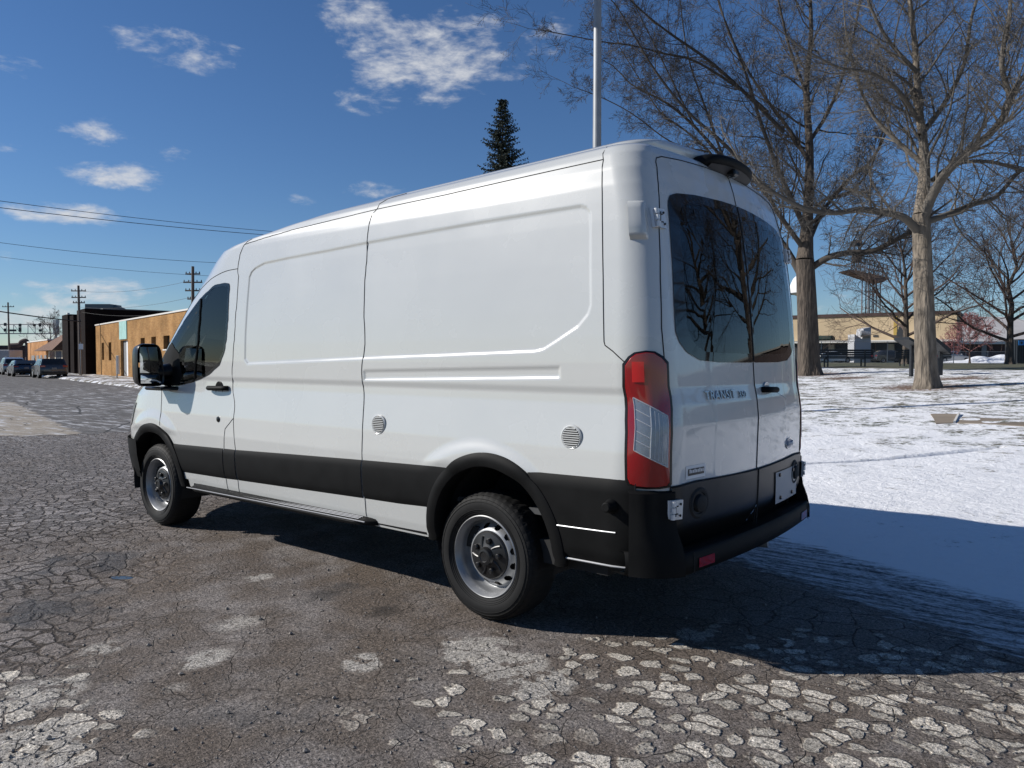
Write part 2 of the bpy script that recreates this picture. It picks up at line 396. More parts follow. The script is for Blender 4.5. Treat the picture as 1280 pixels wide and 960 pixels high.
for half in (1,-1):
    def put(mb,name,m,parent=van,**k):
        return (mb if half==1 else mb.mirror()).build(name,m,parent,**k)
    cab=parts[('cab_door',half)]; rd=parts[('rear_door',half)]
    sm=MB()
    for c in (S_CORNER,S_ROOF,S_MID,S_B,S_DT,S_DL,S_F): seam_mb(catmull(c,4) if c in (S_MID,S_B,S_DT,S_F) else c,mb=sm)
    put(sm,'panel_gap','seam')
    sm=MB(); gl=[(.884,.50),(.874,.86),(.878,1.445),(.884,1.582),(.872,1.816),(.848,2.054),(.807,2.24),(.763,2.391),(.745,2.415),(.69,2.432)]
    seam_mb(gl,'rear',mb=sm,r=.0032)
    seam_mb([(.69,2.432),(.5,2.448),(.3,2.457),(.1,2.461),(.0,2.461)],'rear',mb=sm,r=.003)
    put(sm,'door_gap','seam',rd)
    # glass patches: concentric rings so the outline stays clean
    def patch(poly,f,off,scales,cen,dens=6):
        out=catmull(poly,dens,closed=True) ; mbs=[]
        rings=[[f(cen[0]+(p[0]-cen[0])*s_,cen[1]+(p[1]-cen[1])*s_,off) for p in out] for s_ in scales]
        mb=MB(); n=len(out)
        mb.add([p for r_ in rings for p in r_],[(i*n+k,i*n+(k+1)%n,(i+1)*n+(k+1)%n,(i+1)*n+k) for i in range(len(scales)-1) for k in range(n)]); return orient(mb,f(cen[0],cen[1],.1)-f(cen[0],cen[1],0))
    cen=(3.02,1.60)
    ge=[tuple(p) for p in lin(GLASS+[GLASS[0]],.06)][:-1]
    put(patch(ge,sideP,.003,[1.012,.955],cen,2),'window_seal','frit',cab)
    put(patch(ge,sideP,.0015,[.957,.8,.6,.4,.2,.02],cen,2),'window_glass','glass_door',cab)
    put(MB().tube([sideP(a,b,.004) for a,b in lin([(2.991,1.915),(3.016,1.589),(3.077,1.275)],.05)],.009,6),'divider_bar','plastic_smooth',cab)
    # black sail where the mirror mounts
    sail=[(3.66,1.44),(3.63,1.25),(3.573,1.209),(3.35,1.225),(3.28,1.30),(3.33,1.48),(3.48,1.575),(3.58,1.51)]
    put(patch([tuple(p) for p in lin(sail+[sail[0]],.06)][:-1],sideP,.005,[1,.5,.02],(3.47,1.38),2),'mirror_sail','plastic',cab)
    # rear window of this door leaf
    RWL=[(.004,z) if y==0 else (y,z) for y,z in RW]
    rw=[tuple(p) for p in lin(RWL+[RWL[0]],.05)][:-1]
    cen=(.36,1.84)
    fr=patch(rw,rearP,.004,[1.0,.5,.02],cen,1)
    # opaque border wider at the outer side
    inner=[(.03,2.235),(.2,2.235),(.5,2.222),(.60,2.205),(.655,2.17),(.68,2.06),(.70,1.70),(.70,1.59),(.67,1.535),(.62,1.50),(.55,1.475),(.4,1.468),(.03,1.468)]
    iw=[tuple(p) for p in lin(inner+[inner[0]],.05)][:-1]
    def resample(P,n):
        P=[np.array(p) for p in P]+[np.array(P[0])]; d=[0]
        for a,b in zip(P[:-1],P[1:]): d.append(d[-1]+np.linalg.norm(b-a))
        out=[]
        # start at the ray pointing to +Y from the centre so both outlines correspond
        for k in range(n):
            t=2*math.pi*k/n; dx,dy=math.cos(t),math.sin(t); best=None
            for a,b in zip(P[:-1],P[1:]):
                ea=b-a; den=dx*(-ea[1])+dy*ea[0]
                if abs(den)<1e-12: continue
                rx=a[0]-cen[0]; ry=a[1]-cen[1]
                tt=(rx*(-ea[1])+ry*ea[0])/den; uu=(dx*ry-dy*rx)/den
                if tt>0 and -1e-6<=uu<=1+1e-6 and (best is None or tt>best): best=tt
            out.append((cen[0]+dx*best,cen[1]+dy*best))
        return out
    n_=160; A=resample(RWL,n_); B=resample(inner,n_)
    mb=MB(); mb.add([rearP(a,b,.004) for a,b in A]+[rearP(a,b,.004) for a,b in B],[(k,(k+1)%n_,n_+(k+1)%n_,n_+k) for k in range(n_)])
    put(mb,'window_border','frit',rd)
    rings=[B]+[[(cen[0]+(a-cen[0])*s_,cen[1]+(b-cen[1])*s_) for a,b in B] for s_ in (.8,.6,.4,.2,.02)]
    mb=MB(); mb.add([rearP(a,b,.0035) for r_ in rings for a,b in r_],[(i*n_+k,i*n_+(k+1)%n_,(i+1)*n_+(k+1)%n_,(i+1)*n_+k) for i in range(5) for k in range(n_)])
    orient(mb,np.array([-1.,0,0])); put(mb,'rear_window','glass_dark',rd)
    # wire security grille just inside the glass
    mb=MB()
    for k in range(14):
        y=.04+.05*k; mb.tube([rearP(y,1.47,-.012)+np.array([.0,0,0]),rearP(y,1.85,-.012),rearP(y,2.21,-.012)],.0020,4,False)
    for k in range(16):
        z=1.47+.05*k; mb.tube([rearP(.02,z,-.014),rearP(.35,z,-.014),rearP(.70,z,-.014)],.0020,4,False)
    put(mb,'window_grille','white_plastic',rd)
    # lower black cladding of the doors
    g=[]
    for z in np.linspace(.505,.838,18):
        zz=z; g.append([rearP(max(y,.003),zz if z<.83 else np.interp(y,[0,.68,.87],[.832,.846,.838]),.012-.06*float(1-smooth(z,.51,.66))) for y in np.linspace(.003,.872,30)])
    mb=MB().grid([r[::-1] for r in g])
    g2=[[rearP(y,.838,o) for y in np.linspace(.003,.872,30)] for o in (.012,-.005)]; mb.grid(g2)
    put(mb,'door_cladding','cladding',rd)
    put(seam_mb([(.872,.842),(.68,.85),(.3,.84),(.003,.837)],'rear',off=.006,r=.004),'cladding_gap','seam',rd)
    # side moulding
    def band(x0,x1,ztop_,zbot_,off,n=60,m=10,lip=True):
        g=[]
        for k in range(m+1):
            t=k/m
            o=off*(math.sin(math.pi*min(max(t,.0),1))**.35 if lip else 1)
            row=[]
            for q in range(n+1):
                zg=.55+.28*t; a_=x0(zg) if callable(x0) else x0; b_=x1(zg) if callable(x1) else x1; x=a_+(b_-a_)*q/n; zt=ztop_(x);zb=zbot_(x); row.append(sideP(x,zb+(zt-zb)*t,o if 0<k<m else -.002))
            g.append(row)
        return MB().grid([r[::-1] for r in g])
    zt=lambda x:float(np.interp(x,[.3,.622,.966,1.757,2.434,2.597,3.312],[.833,.825,.815,.790,.766,.763,.745]))
    zb=lambda x:float(np.interp(x,[.43,.64,.964,1.788,2.451,2.588,3.203],[.578,.569,.563,.543,.527,.522,.510]))
    put(band(lambda z:-.07+math.sqrt(.452**2-(z-.452)**2),.962,zt,zb,.013),'side_moulding','plastic')
    put(band(.975,2.420,zt,zb,.013),'side_moulding','plastic')
    put(band(2.436,2.592,zt,zb,.013),'side_moulding','plastic')
    put(band(2.604,lambda z:3.74-math.sqrt(.462**2-(z-.03-.395)**2),zt,zb,.013),'side_moulding','plastic',cab)
    # black rear quarter wrapping to the bumper corner
    g=[]
    c0=lambda z:cX(-.545+.205*min(1,max(0,(z-.47)/.38))**1.3,z)
    for k in range(13):
        t=k/12; row=[]
        for q in range(46):
            s_=q/45
            z0=.447; 
            x=None
            zz=.449+(.868+.010*s_-.449)*t
            ca=c0(zz); cb=cX(-.952,zz)
            o=.014 if 0<k<12 else -.002
            row.append(S(ca+(cb-ca)*s_,zz,o))
        g.append(row)
    put(MB().grid(g),'quarter_cladding','plastic')
    put(MB().tube([sideP(x,z,.015) for x,z in lin([(-.516,.612),(-.7,.617),(-.859,.622)],.05)],.0035,6),'trim_strip','zinc')
    put(MB().tube([sideP(x,z,.006) for x,z in lin([(-.505,.447),(-.7,.45),(-.93,.452)],.05)],.005,6),'lower_lip','grey_plate')
    # arch flares
    for (ax,az,ri,ro) in ARCH:
        prof_=[(ri+.0,-.10),(ri-.002,.004),(ri+.006,.020),(ri+.03,.028),(ro-.02,.026),(ro-.004,.018),(ro,-.003)]
        g=[]
        for (rr,oo) in prof_:
            row=[]
            for q in range(73):
                t=R(-9+198*q/72); zz_=az+rr*math.sin(t); x=ax+rr*(math.cos(t) if zz_>az else math.copysign(1,math.cos(t))); z=zz_ if zz_>az else az-(az-.402)*min(1,(az-zz_)/(rr*math.sin(R(9))))
                row.append(sideP(x,z,oo))
            g.append(row)
        put(MB().grid([r[::-1] for r in g]),'arch_flare','plastic')
        g=[]
        for yy in (.985,.86,.70,.52):
            g.append([(ax+(ri+.012)*math.cos(R(-15+210*q/40)),yy,az+(ri+.012)*math.sin(R(-15+210*q/40))) for q in range(41)])
        mb=MB().grid(g); mb.add([(ax,.53,az)]+[(ax+(ri+.01)*math.cos(R(-15+210*q/40)),.53,az+(ri+.01)*math.sin(R(-15+210*q/40))) for q in range(41)],[(0,k,k+1) for k in range(1,41)])
        put(mb,'wheel_well','liner')
    # running board
    g=[]
    for (yy,z) in ((.955,.448),(.985,.446),(1.035,.434),(1.058,.428),(1.062,.418),(1.055,.402),(.96,.392)):
        row=[]
        for q in range(41):
            x=.845+(3.135-.845)*q/40; e=min(1,min(x-.845,3.135-x)/.16+.0); e=max(e,0)
            y2=.955+(yy-.955)*(e**.5); dz=-.010*(x-2)*.6
            row.append((x,y2,z+dz*-.6-.012*(x-2)*.0+np.interp(x,[.84,3.14],[.010,-.012])))
        g.append(row)
    put(MB().grid(g),'running_board','plastic')
    mb=MB()
    for k in range(3): mb.tube([(.99,1.000+.016*k,.448-.003*k),(3.0,1.000+.016*k,.428-.003*k)],.003,4)
    mb.tube([(.90,1.061,.4375),(2.0,1.0615,.428),(3.08,1.061,.4165)],.0035,5); put(mb,'board_ribs','grey_plate')
    # sill below the white panels
    put(MB().box((1.78,.93,.425),(2.7,.10,.04),bev=.01),'sill','plastic')
    # vents, keyhole, handle, knob
    for (x,z) in (((.824,1.037),(-.599,1.052)) if half==1 else ()):
        mb=MB(); y=sideP(x,z)[1]
        mb.lathe([(.062,-.004),(.063,.004),(.056,.009),(.050,.005),(.0,.004)],32,'Y',(x,y,z))
        for k in range(-4,5):
            h=.011*k; w=math.sqrt(max(.052**2-h*h,0)); mb.box((x,y+.008,z+h),(2*w,.007,.0055),bev=.001)
        put(mb,'round_vent','paint'); 
        mb=MB().lathe([(.050,.0056),(.0,.0058)],32,'Y',(x,y,z)); put(mb,'vent_shadow_gap','seam')
    p=sideP(2.679,.977)
    put(MB().lathe([(.022,-.002),(.021,.006),(.012,.010),(.0,.010)],20,'Y',tuple(p)),'key_lock','plastic_smooth',cab)
    p=sideP(2.71,1.21,0)
    mb=MB(); mb.lathe([(.058,-.002),(.056,.004),(.038,.001),(.0,-.004)],28,'Y',(p[0]+.0,p[1],p[2]))
    put(mb,'handle_cup','plastic_smooth',cab)
    hp=[(2.835,p[1]+.012,1.212),(2.81,p[1]+.034,1.213),(2.75,p[1]+.042,1.214),(2.67,p[1]+.040,1.216),(2.60,p[1]+.030,1.217),(2.575,p[1]+.006,1.217)]
    put(MB().tube(catmull(hp,5),.019,10),'door_handle','plastic',cab)
    p=sideP(-.843,.747,.012)
    put(MB().lathe([(.036,-.004),(.034,.012),(.026,.022),(.024,.050),(.018,.056),(.0,.056)],24,'Y',tuple(p)),'sensor_knob','plastic')
    # tail lamp (in column / height space so that it wraps the corner)
    def cz(pts): 
        out=[]
        for (x,y,z) in pts:
            r=int(np.interp(z,_zl,np.arange(len(_zl)))); d=np.hypot(SP[r,:,0]-x,SP[r,:,1]-y)[:NA+NB+50]; out.append((float(d.argmin()),z))
        return out
    LAMP=cz([(-.879,.978,1.412),(-.905,.975,1.447),(-.938,.961,1.466),(-.975,.94,1.474),(-1.002,.919,1.470),(-1.030,.89,1.448),(-1.046,.868,1.42),(-1.06,.872,1.15),(-1.073,.873,.86),(-1.065,.885,.845),(-1.03,.92,.840),(-.99,.955,.840),(-.95,.98,.843),(-.925,.995,.852),(-.915,1.0,.88),(-.905,.99,1.15)])
    cen=(sum(p[0] for p in LAMP)/len(LAMP),1.155)
    lp=[tuple(p) for p in lin([(a/40,b) for a,b in LAMP+[LAMP[0]]],.05)][:-1]; lp=[(a*40,b) for a,b in lp]
    n_=len(lp)
    def ringmesh(scales,offs):
        mb=MB(); v=[S(cen[0]+(a-cen[0])*s_[0],cen[1]+(b-cen[1])*s_[1],o) for s_,o in zip(scales,offs) for a,b in lp]
        mb.add(v,[(i*n_+(k+1)%n_,i*n_+k,(i+1)*n_+k,(i+1)*n_+(k+1)%n_) for i in range(len(scales)-1) for k in range(n_)]); return mb
    put(ringmesh([(1.07,1.012),(1.06,1.01),(.94,.985)],[-.002,.010,.012]),'lamp_surround','plastic_smooth')
    lampo=put(ringmesh([(.96,.988),(.90,.975),(.7,.7),(.4,.4),(.02,.02)],[.008,.016,.0175,.018,.018]),'tail_lamp','red')
    L1=cz([(-.921,.972,1.262),(-1.060,.887,1.166),(-1.066,.893,.932),(-.943,.990,1.018)])
    q0,q1,q2,q3=[np.array(p) for p in L1]
    def quad(u,v,off): 
        p=(q0*(1-u)+q1*u)*(1-v)+(q3*(1-u)+q2*u)*v; return S(p[0],p[1],off)
    put(MB().grid([[quad(u,v,.0195) for v in np.linspace(0.0,1,12)] for u in np.linspace(0.05,.93,12)]),'reverse_lens','lens',lampo)
    mb=MB()
    for v in (.22,.40,.62,.8): mb.tube([quad(u,v+.0,.0205) for u in np.linspace(.08,.44,6)],.0022,4)
    mb.tube([quad(.47,v,.0205) for v in np.linspace(0.02,.98,8)],.0028,4)
    for u in (.58,.68,.78): mb.tube([quad(u,v,.0205) for v in np.linspace(0.05,.95,8)],.0012,4)
    for a,b in (((.05,0),(.93,0)),((.93,0),(.93,1)),((.93,1),(.05,1)),((.05,1),(.05,0))): mb.tube([quad(a[0]+(b[0]-a[0])*t,a[1]+(b[1]-a[1])*t,.0202) for t in np.linspace(0,1,8)],.0025,4)
    put(mb,'lens_ribs','zinc',lampo)
    q0,q1,q2,q3=[np.array(p) for p in cz([(-.915,.970,1.425),(-.967,.944,1.425),(-.970,.945,1.33),(-.918,.973,1.33)])]
    put(MB().grid([[quad(u,v,.0195) for v in np.linspace(0,1,5)] for u in np.linspace(0,1,5)]),'brake_reflector','red_bright',lampo)
    # hinges with their bosses
    g=[]
    bz=[2.182,2.165,2.06,2.015,1.995]; bc=[cX(-.885,2.1),cX(-.905,2.1),cX(-.93,2.1),NA+NB-6,NA+NB-13,NA+NB-15]
    H=np.array([[0,0,0,0,0,0],[0,.004,.014,.024,.02,0],[0,.005,.018,.030,.026,0],[0,.004,.014,.024,.02,0],[0,0,0,0,0,0]])
    zz=np.linspace(0,4,17); cc=np.linspace(0,5,21)
    for a in zz:
        row=[]
        for b in cc:
            i=min(int(a),3);j=min(int(b),4);u=a-i;v=b-j
            h=(H[i,j]*(1-u)*(1-v)+H[i+1,j]*u*(1-v)+H[i,j+1]*(1-u)*v+H[i+1,j+1]*u*v)
            row.append(S(np.interp(b,range(6),bc),np.interp(a,range(5),bz),h-.0005))
        g.append(row)
    put(MB().grid(g),'hinge_boss','paint',parts[('corner_panel',half)],angle=80)
    for (zc,hh,ya,yb_,xo) in ((2.10,.092,.81,.885,.0),(.737,.092,.835,.905,.020)):
        mb=MB(); P_=lambda y,z,o: rearP(min(y,.96),z,0)+np.array([-(o+xo),0,0])*1.0
        for (y0,y1,o) in ((ya,yb_,.016),):
            g=[[P_(y,z,o-(.014 if (i in(0,5)) else 0)) for i,y in enumerate((y0,y0+.001,y0+.025,y1-.025,y1-.001,y1))] for z in np.linspace(zc-hh/2,zc+hh/2,4)]; mb.grid(g)
            for z in (zc-hh/2,zc+hh/2): mb.add([P_(y0,z,0),P_(y1,z,0),P_(y1,z,o),P_(y0,z,o)],[(0,1,2,3)])
        for q in range(3):
            z=zc-hh/2+hh*(q+.5)/3; c_=P_(yb_-.012,z,.024); mb.cyl(c_-np.array([0,0,hh/6-.003]),c_+np.array([0,0,hh/6-.003]),.012,12)
        hg=put(mb,'door_hinge','zinc',rd,angle=30)
        mb=MB()
        for dz in (-.027,.027): mb.lathe([(.006,-.018-xo*0),(.006,-.022),(0,-.022)],8,'X',tuple(P_(ya+.018,zc+dz,0)))
        mb.box(P_(ya+.040,zc,.0165),(.003,.006,hh*.66)).box(P_(ya+.030,zc+.018,.0165),(.003,.02,.005)).box(P_(ya+.030,zc-.018,.0165),(.003,.02,.005))
        put(mb,'hinge_bolts','seam',hg)
    # mirror
    mr=MB()
    def loop(x,dy,dz,ry,rz,n=28):
        cy,cz_=1.175+dy,1.388+dz; return [(x,cy+ry*math.copysign(abs(math.cos(t))**.45,math.cos(t)),cz_+rz*math.copysign(abs(math.sin(t))**.45,math.sin(t))) for t in np.linspace(0,2*math.pi,n,endpoint=False)]
    loops=[loop(3.455,0,0,.086,.163),loop(3.44,0,0,.096,.172),loop(3.47,0,0,.100,.175),loop(3.55,0,0,.088,.160),loop(3.60,0,0,.05,.11),loop(3.612,0,0,.01,.02)]
    # inner side of the head leans: narrower at the top
    loops=[[ (x,y-.0 if y>1.175 else y-(1.56-z)*.10,z) for x,y,z in l] for l in loops]
    mr.add([p for l in loops for p in l],[(i*28+k,i*28+(k+1)%28,(i+1)*28+(k+1)%28,(i+1)*28+k) for i in range(len(loops)-1) for k in range(28)])
    mroot=put(mr,'door_mirror','plastic_smooth',cab)
    def mglass(y0,y1,z0,z1,lean,bul):
        g=[]
        for i in range(9):
            v=i/8; g.append([(3.452-bul*(1-((u-.5)*2)**2)*(1-((v-.5)*2)**2),y0-(1.56-(z0+(z1-z0)*v))*lean+(y1-y0+(1.56-(z0+(z1-z0)*v))*lean)*u,z0+(z1-z0)*v) for u in np.linspace(0,1,9)])
        return MB().grid([r[::-1] for r in g])
    put(mglass(1.108,1.245,1.325,1.535,.10,.004),'mirror_glass','mirror_glass',mroot)
    put(mglass(1.108,1.240,1.240,1.312,.10,.010),'wide_angle_glass','mirror_glass',mroot)
    mb=MB().box((3.45,1.178,1.3185),(.012,.16,.010),bev=.002)
    put(mb,'glass_divider','plastic_smooth',mroot)
    put(MB().tube([(3.50,1.10,1.33),(3.50,1.03,1.33),(3.50,.96,1.34)],[.055,.06,.075],14).tube([(3.49,1.10,1.26),(3.50,1.02,1.255),(3.52,.95,1.25)],[.03,.036,.05],12),'mirror_arm','plastic_smooth',mroot)
    put(MB().box((3.50,1.04,1.195),(.30,.17,.030),bev=.012),'mirror_foot','plastic_smooth',mroot)
    # headlamp
    hl=[(4.15,1.05),(4.45,1.02),(4.60,.86),(4.42,.80),(4.22,.86)]
    put(patch([tuple(p) for p in lin(hl+[hl[0]],.08)][:-1],sideP,.006,[1,.6,.02],(4.38,.93),2),'headlamp','lens')
    # wheel
    def wheel(hx):
        w=empty('wheel',(hx,0,.355)); w.parent=van
        yo=.965; c=(0,yo if half==1 else yo,0)
        mb=MB(); nA=192
        pr=[(.222,-.010),(.232,.004),(.262,.018),(.300,.020),(.322,.012),(.340,-.004),(.350,-.022),(.3545,-.045),(.356,-.07),(.3565,-.12),(.356,-.16),(.352,-.185),(.335,-.215),(.28,-.235),(.222,-.215)]
        vs=[];
        for pi,(r_,h) in enumerate(pr):
            for k in range(nA):
                t=2*math.pi*k/nA; rr=r_; hh=h
                if 4<=pi<=11:
                    gz=(k+(pi if pi<8 else -pi)*1)%4
                    if gz==0: rr-=(.002,.006,.006,.006,.006,.006,.006,.002)[pi-4]
                    if pi in(7,9): rr-=.004
                vs.append((rr*math.cos(t),c[1]+hh,rr*math.sin(t)))
        mb.add(vs,[(i*nA+k,(i+1)*nA+k,(i+1)*nA+(k+1)%nA,i*nA+(k+1)%nA) for i in range(len(pr)-1) for k in range(nA)])
        for rr in (.337,.318,.302,.2585,.250,.240): mb.lathe([(rr-.003,float(np.interp(rr,[.222,.232,.262,.300,.322,.340],[-.01,.004,.018,.020,.012,-.004]))-.002),(rr,float(np.interp(rr,[.222,.232,.262,.300,.322,.340],[-.01,.004,.018,.020,.012,-.004]))+.0028),(rr+.003,float(np.interp(rr,[.222,.232,.262,.300,.322,.340],[-.01,.004,.018,.020,.012,-.004]))-.002)],90,'Y',c)
        tb=[0]
        # tread grooves (darker rings cut between blocks)
        ty=(mb if half==1 else mb.mirror()).build('tyre','tyre',w,angle=25)
        # steel rim
        nA=200; pr=[(.226,-.012),(.227,.002),(.222,.006),(.217,.002),(.213,-.012),(.204,-.020),(.200,-.045),(.196,-.085),(.186,-.093),(.176,-.086),(.168,-.074),(.162,-.064),(.156,-.056),(.150,-.050),(.144,-.045),(.139,-.042),(.134,-.041),(.130,-.046),(.10,-.06),(.02,-.06)]
        # fine bands through the holes
        pp=[]
        for a,b in zip(pr[:-1],pr[1:]):
            kk=3 if .134<a[0]<.19 else 1
            pp+=[(a[0]+(b[0]-a[0])*i/kk,a[1]+(b[1]-a[1])*i/kk) for i in range(kk)]
        pp.append(pr[-1]); nh=12
        vs=[(r_*math.cos(2*math.pi*k/nA),c[1]+h,r_*math.sin(2*math.pi*k/nA)) for r_,h in pp for k in range(nA)]
        fs=[]
        for i in range(len(pp)-1):
            rm=(pp[i][0]+pp[i+1][0])/2
            for k in range(nA):
                t=2*math.pi*(k+.5)/nA; dt=((t/(2*math.pi)*nh)%1-.5)/nh*2*math.pi*.160
                if (dt/.0195)**2+((rm-.160)/.0145)**2<1: continue
                fs.append((i*nA+k,(i+1)*nA+k,(i+1)*nA+(k+1)%nA,i*nA+(k+1)%nA))
        mb=MB().add(vs,fs)
        rim=(mb if half==1 else mb.mirror()).build('rim','steel',w,angle=50)
        mb=MB().lathe([(.205,-.10),(.19,-.12),(.10,-.12),(.0,-.12)],40,'Y',c); (mb if half==1 else mb.mirror()).build('brake_backplate','liner',w)
        mb=MB().lathe([(.132,-.052),(.131,-.038),(.124,-.030),(.105,-.026),(.07,-.018),(.052,-.012),(.046,.004),(.042,.010),(.030,.012),(.026,.008),(.0,.007)],60,'Y',c)
        for k in range(5):
            t=2*math.pi*k/5+.5
            for dt,rr in ((0,.085),):
                x,z=rr*math.cos(t),rr*math.sin(t); mb.lathe([(.017,-.03),(.016,-.006),(.011,-.001),(0,-.001)],14,'Y',(x,c[1],z))
            pts=[((.055+.055*u)*math.cos(t+.5+.25*u),c[1]-.016-.008*u,(.055+.055*u)*math.sin(t+.5+.25*u)) for u in np.linspace(0,1,5)]
            mb.tube(pts,.006,6)
        (mb if half==1 else mb.mirror()).build('hub_cover','cap',w)
        return w
    wheel(0.);wheel(3.75)
# centre shut line and door hardware
sm=MB(); z_=[(0.0,2.461),(0.0,2.29)]; seam_mb([(0.001,2.46),(0.001,2.285)],'rear',mb=sm,r=.003); seam_mb([(.001,1.42),(.001,.50)],'rear',mb=sm,r=.0035,off=.001)
g=[rearP(.0,z,.0135) for z in np.linspace(.50,.836,8)]; sm.tube(g,.0035,4); sm.tube([rearP(.0,z,.0045) for z in np.linspace(1.43,2.28,12)],.004,4)
sm.build('centre_gap','seam',parts[('rear_door',1)])
rdR=parts[('rear_door',-1)]; rdL=parts[('rear_door',1)]
p=rearP(-.168,1.267,0)
MB().lathe([(.045,.004),(.043,-.003),(.030,.0),(.0,.002)],28,'X',tuple(p)).build('handle_escutcheon','paint',rdR)
MB().tube(catmull([(p[0]-.002,-.095,p[2]+.002),(p[0]-.034,-.115,p[2]+.002),(p[0]-.040,-.168,p[2]),(p[0]-.034,-.235,p[2]-.002),(p[0]-.004,-.25,p[2]-.002)],5),.017,10).build('door_handle','plastic',rdR)
# crease lines of the handle pressing
MB().tube([rearP(y,z,-.001) for y,z in lin([(-.26,1.262),(-.50,1.205)],.03)],.003,4).build('pressing_crease','paint',rdR)
# lettering
def rear_text(txt,size,Y0,z0,sx,parent,name,m,ext=.004,bold=.0):
    vs,fs=text_mesh(txt,size,ext,sx,bold); mb=MB()
    mb.add([tuple(rearP(Y0-x,z0+y,.0)+np.array([-(z+ext)-.001,0,0])) for x,y,z in vs],fs); return mb.build(name,m,parent,smooth=False)
rear_text('TRANSIT',.062,.585,1.238,1.12,rdL,'chrome_badge','chrome',bold=.0004)
rear_text('350',.050,.235,1.236,1.05,rdL,'chrome_badge','chrome',bold=.0004)
p=rearP(-.557,.929,0); nrm=(rearP(-.557,.929,1.)-p)
def disc(cy,cz_,ry,rz,o0,o1,name,m,parent,ring=False,n=40):
    mb=MB(); rows=[]
    for (s_,o) in ((1.,o0),(1.,o1),(.84,o1+.001 if ring else o1),(.8,o1-.002 if ring else o1),(.02,o1-.002 if ring else o1)): rows.append([rearP(cy+ry*s_*math.cos(t),cz_+rz*s_*math.sin(t),o) for t in np.linspace(0,2*math.pi,n)])
    return mb.grid(rows).build(name,m,parent)
em=disc(-.557,.929,.066,.034,0,.006,'oval_emblem','chrome',rdR)
disc(-.557,.929,.057,.027,.0062,.0072,'emblem_face',mat('emblem_blue_grey',(.13,.17,.27),.25),em)
rear_text('Ford',.042,-.517,.917,1.0,em,'emblem_script','white_plastic',.0045).location=(-.006,0,0)
# dealer sticker
def plate(name,Y0,Y1,z0,z1,off,m,parent): return MB().grid([[rearP(y,z,off) for y in np.linspace(Y0,Y1,6)] for z in np.linspace(z0,z1,4)]).build(name,m,parent)
st=plate('sticker',.768,.592,.866,.928,.002,'white_plastic',rdL)
plate('sticker_field',.752,.608,.881,.914,.0035,'plastic_smooth',st)
mb=MB()
for k in range(9):
    y=.742-.0145*k; mb.grid([[rearP(yy,z,.005) for yy in (y,y-.010)] for z in (.893,.893+(.014 if k%3 else .018))])
mb.build('sticker_marks','white_plastic',st)
# plate holder and rear sensor recess
g=[]
for t in np.linspace(0,1,8):
    z=.600+.185*t; g.append([rearP(-(.262+.018*(1-t)+(.44)*u),z,.018) for u in np.linspace(0,1,10)])
hold=MB().grid(g).build('plate_holder','grey_plate',rdR)
g=[]
for (y,z) in ((-.33,.765),(-.60,.765),(-.36,.628),(-.60,.628)):
    q=rearP(y,z,.018); MB().lathe([(.012,.0),(.011,-.008),(0,-.009)],12,'X',tuple(q)).build('bolt','plastic_smooth',hold)
for (cy_,nm) in ((.66,'bumper_stop'),):
    mb=MB()
    rows=[]
    for (rr,o) in ((.085,.0125),(.075,.020),(.060,.018),(.052,.004),(.045,.030),(.030,.036),(.002,.036)):
        rows.append([rearP(cy_+rr*math.cos(t),.742+rr*math.sin(t)*.9,o) for t in np.linspace(0,2*math.pi,33)])
    mb.grid(rows).build('rubber_stop','seam',rdL)
    mb.mirror().build('rubber_stop','seam',rdR)
# high stop-lamp / camera pod over the doors
prof_=[(-.80,2.532),(-.87,2.552),(-.95,2.558),(-.995,2.550),(-1.014,2.534),(-1.014,2.510),(-1.002,2.500),(-.948,2.458),(-.93,2.450)]
g=[]
for q in range(41):
    u=-1+2*q/40; e=max(1e-3,1-abs(u)**7)**.5; y=.32*u-.035
    g.append([(-.90+(x+.90)*(.35+.65*e)+.045*abs(u)**2,y,2.470+(z-2.470)*(.25+.75*e)-.016*u*u) for x,z in prof_])
pod=MB().grid(g).build('roof_lamp_pod','plastic',van,angle=60)
MB().box((-.985,.0,2.470),(.05,.06,.035),rz=0,bev=.008).build('camera_housing','plastic_smooth',pod)
M['pod_grey']=mat('pod_underside_grey',(.05,.048,.048),.55,spec=.2)
MB().grid([[(-.999+.04*(y/.3)**2,y-.035,2.4945-.014*(y/.3)**2),(-.955+.04*(y/.3)**2,y-.035,2.4600-.014*(y/.3)**2)] for y in np.linspace(-.27,.27,15)]).build('pod_underside','pod_grey',pod)  # underside plate of the pod, its lighter grey stands for bounced light
MB().lathe([(.014,0),(.013,-.006),(0,-.007)],14,'Z',(-.985,0,2.452)).build('camera_lens','frit',pod)
# rear bumper
def bprof(y,z):       # plan curve of the bumper face
    a=abs(y); 
    if a<.78: return -1.205+.045*(a/.78)**2
    t=(a-.78)/(1.03-.78); return -1.16+.27*(1-math.sqrt(max(1-t*t,0)))
ys=np.concatenate([np.linspace(-1.028,-.78,14),np.linspace(-.76,.76,30),np.linspace(.78,1.028,14)])
def ring(y,pts):
    x=bprof(y,0); d=1.0
    return [(x+px_,y*sy,z) for px_,sy,z in pts]
bz=lambda y:0.0
beam=[(.11,.95,.425),(.02,.985,.428),(.004,.997,.442),(.0,1.,.48),(.004,.999,.528),(.016,.99,.540),(.10,.95,.532)]
MB().grid([ring(y,beam) for y in ys]).build('rear_bumper','plastic',van,angle=50)
bump=col.objects['rear_bumper']
MB().grid([[(bprof(y,0)+.017,y*.985,.5405),(-1.04,y*.96,.520)] for y in np.linspace(-.93,.93,30)]).build('bumper_step','plastic',bump)
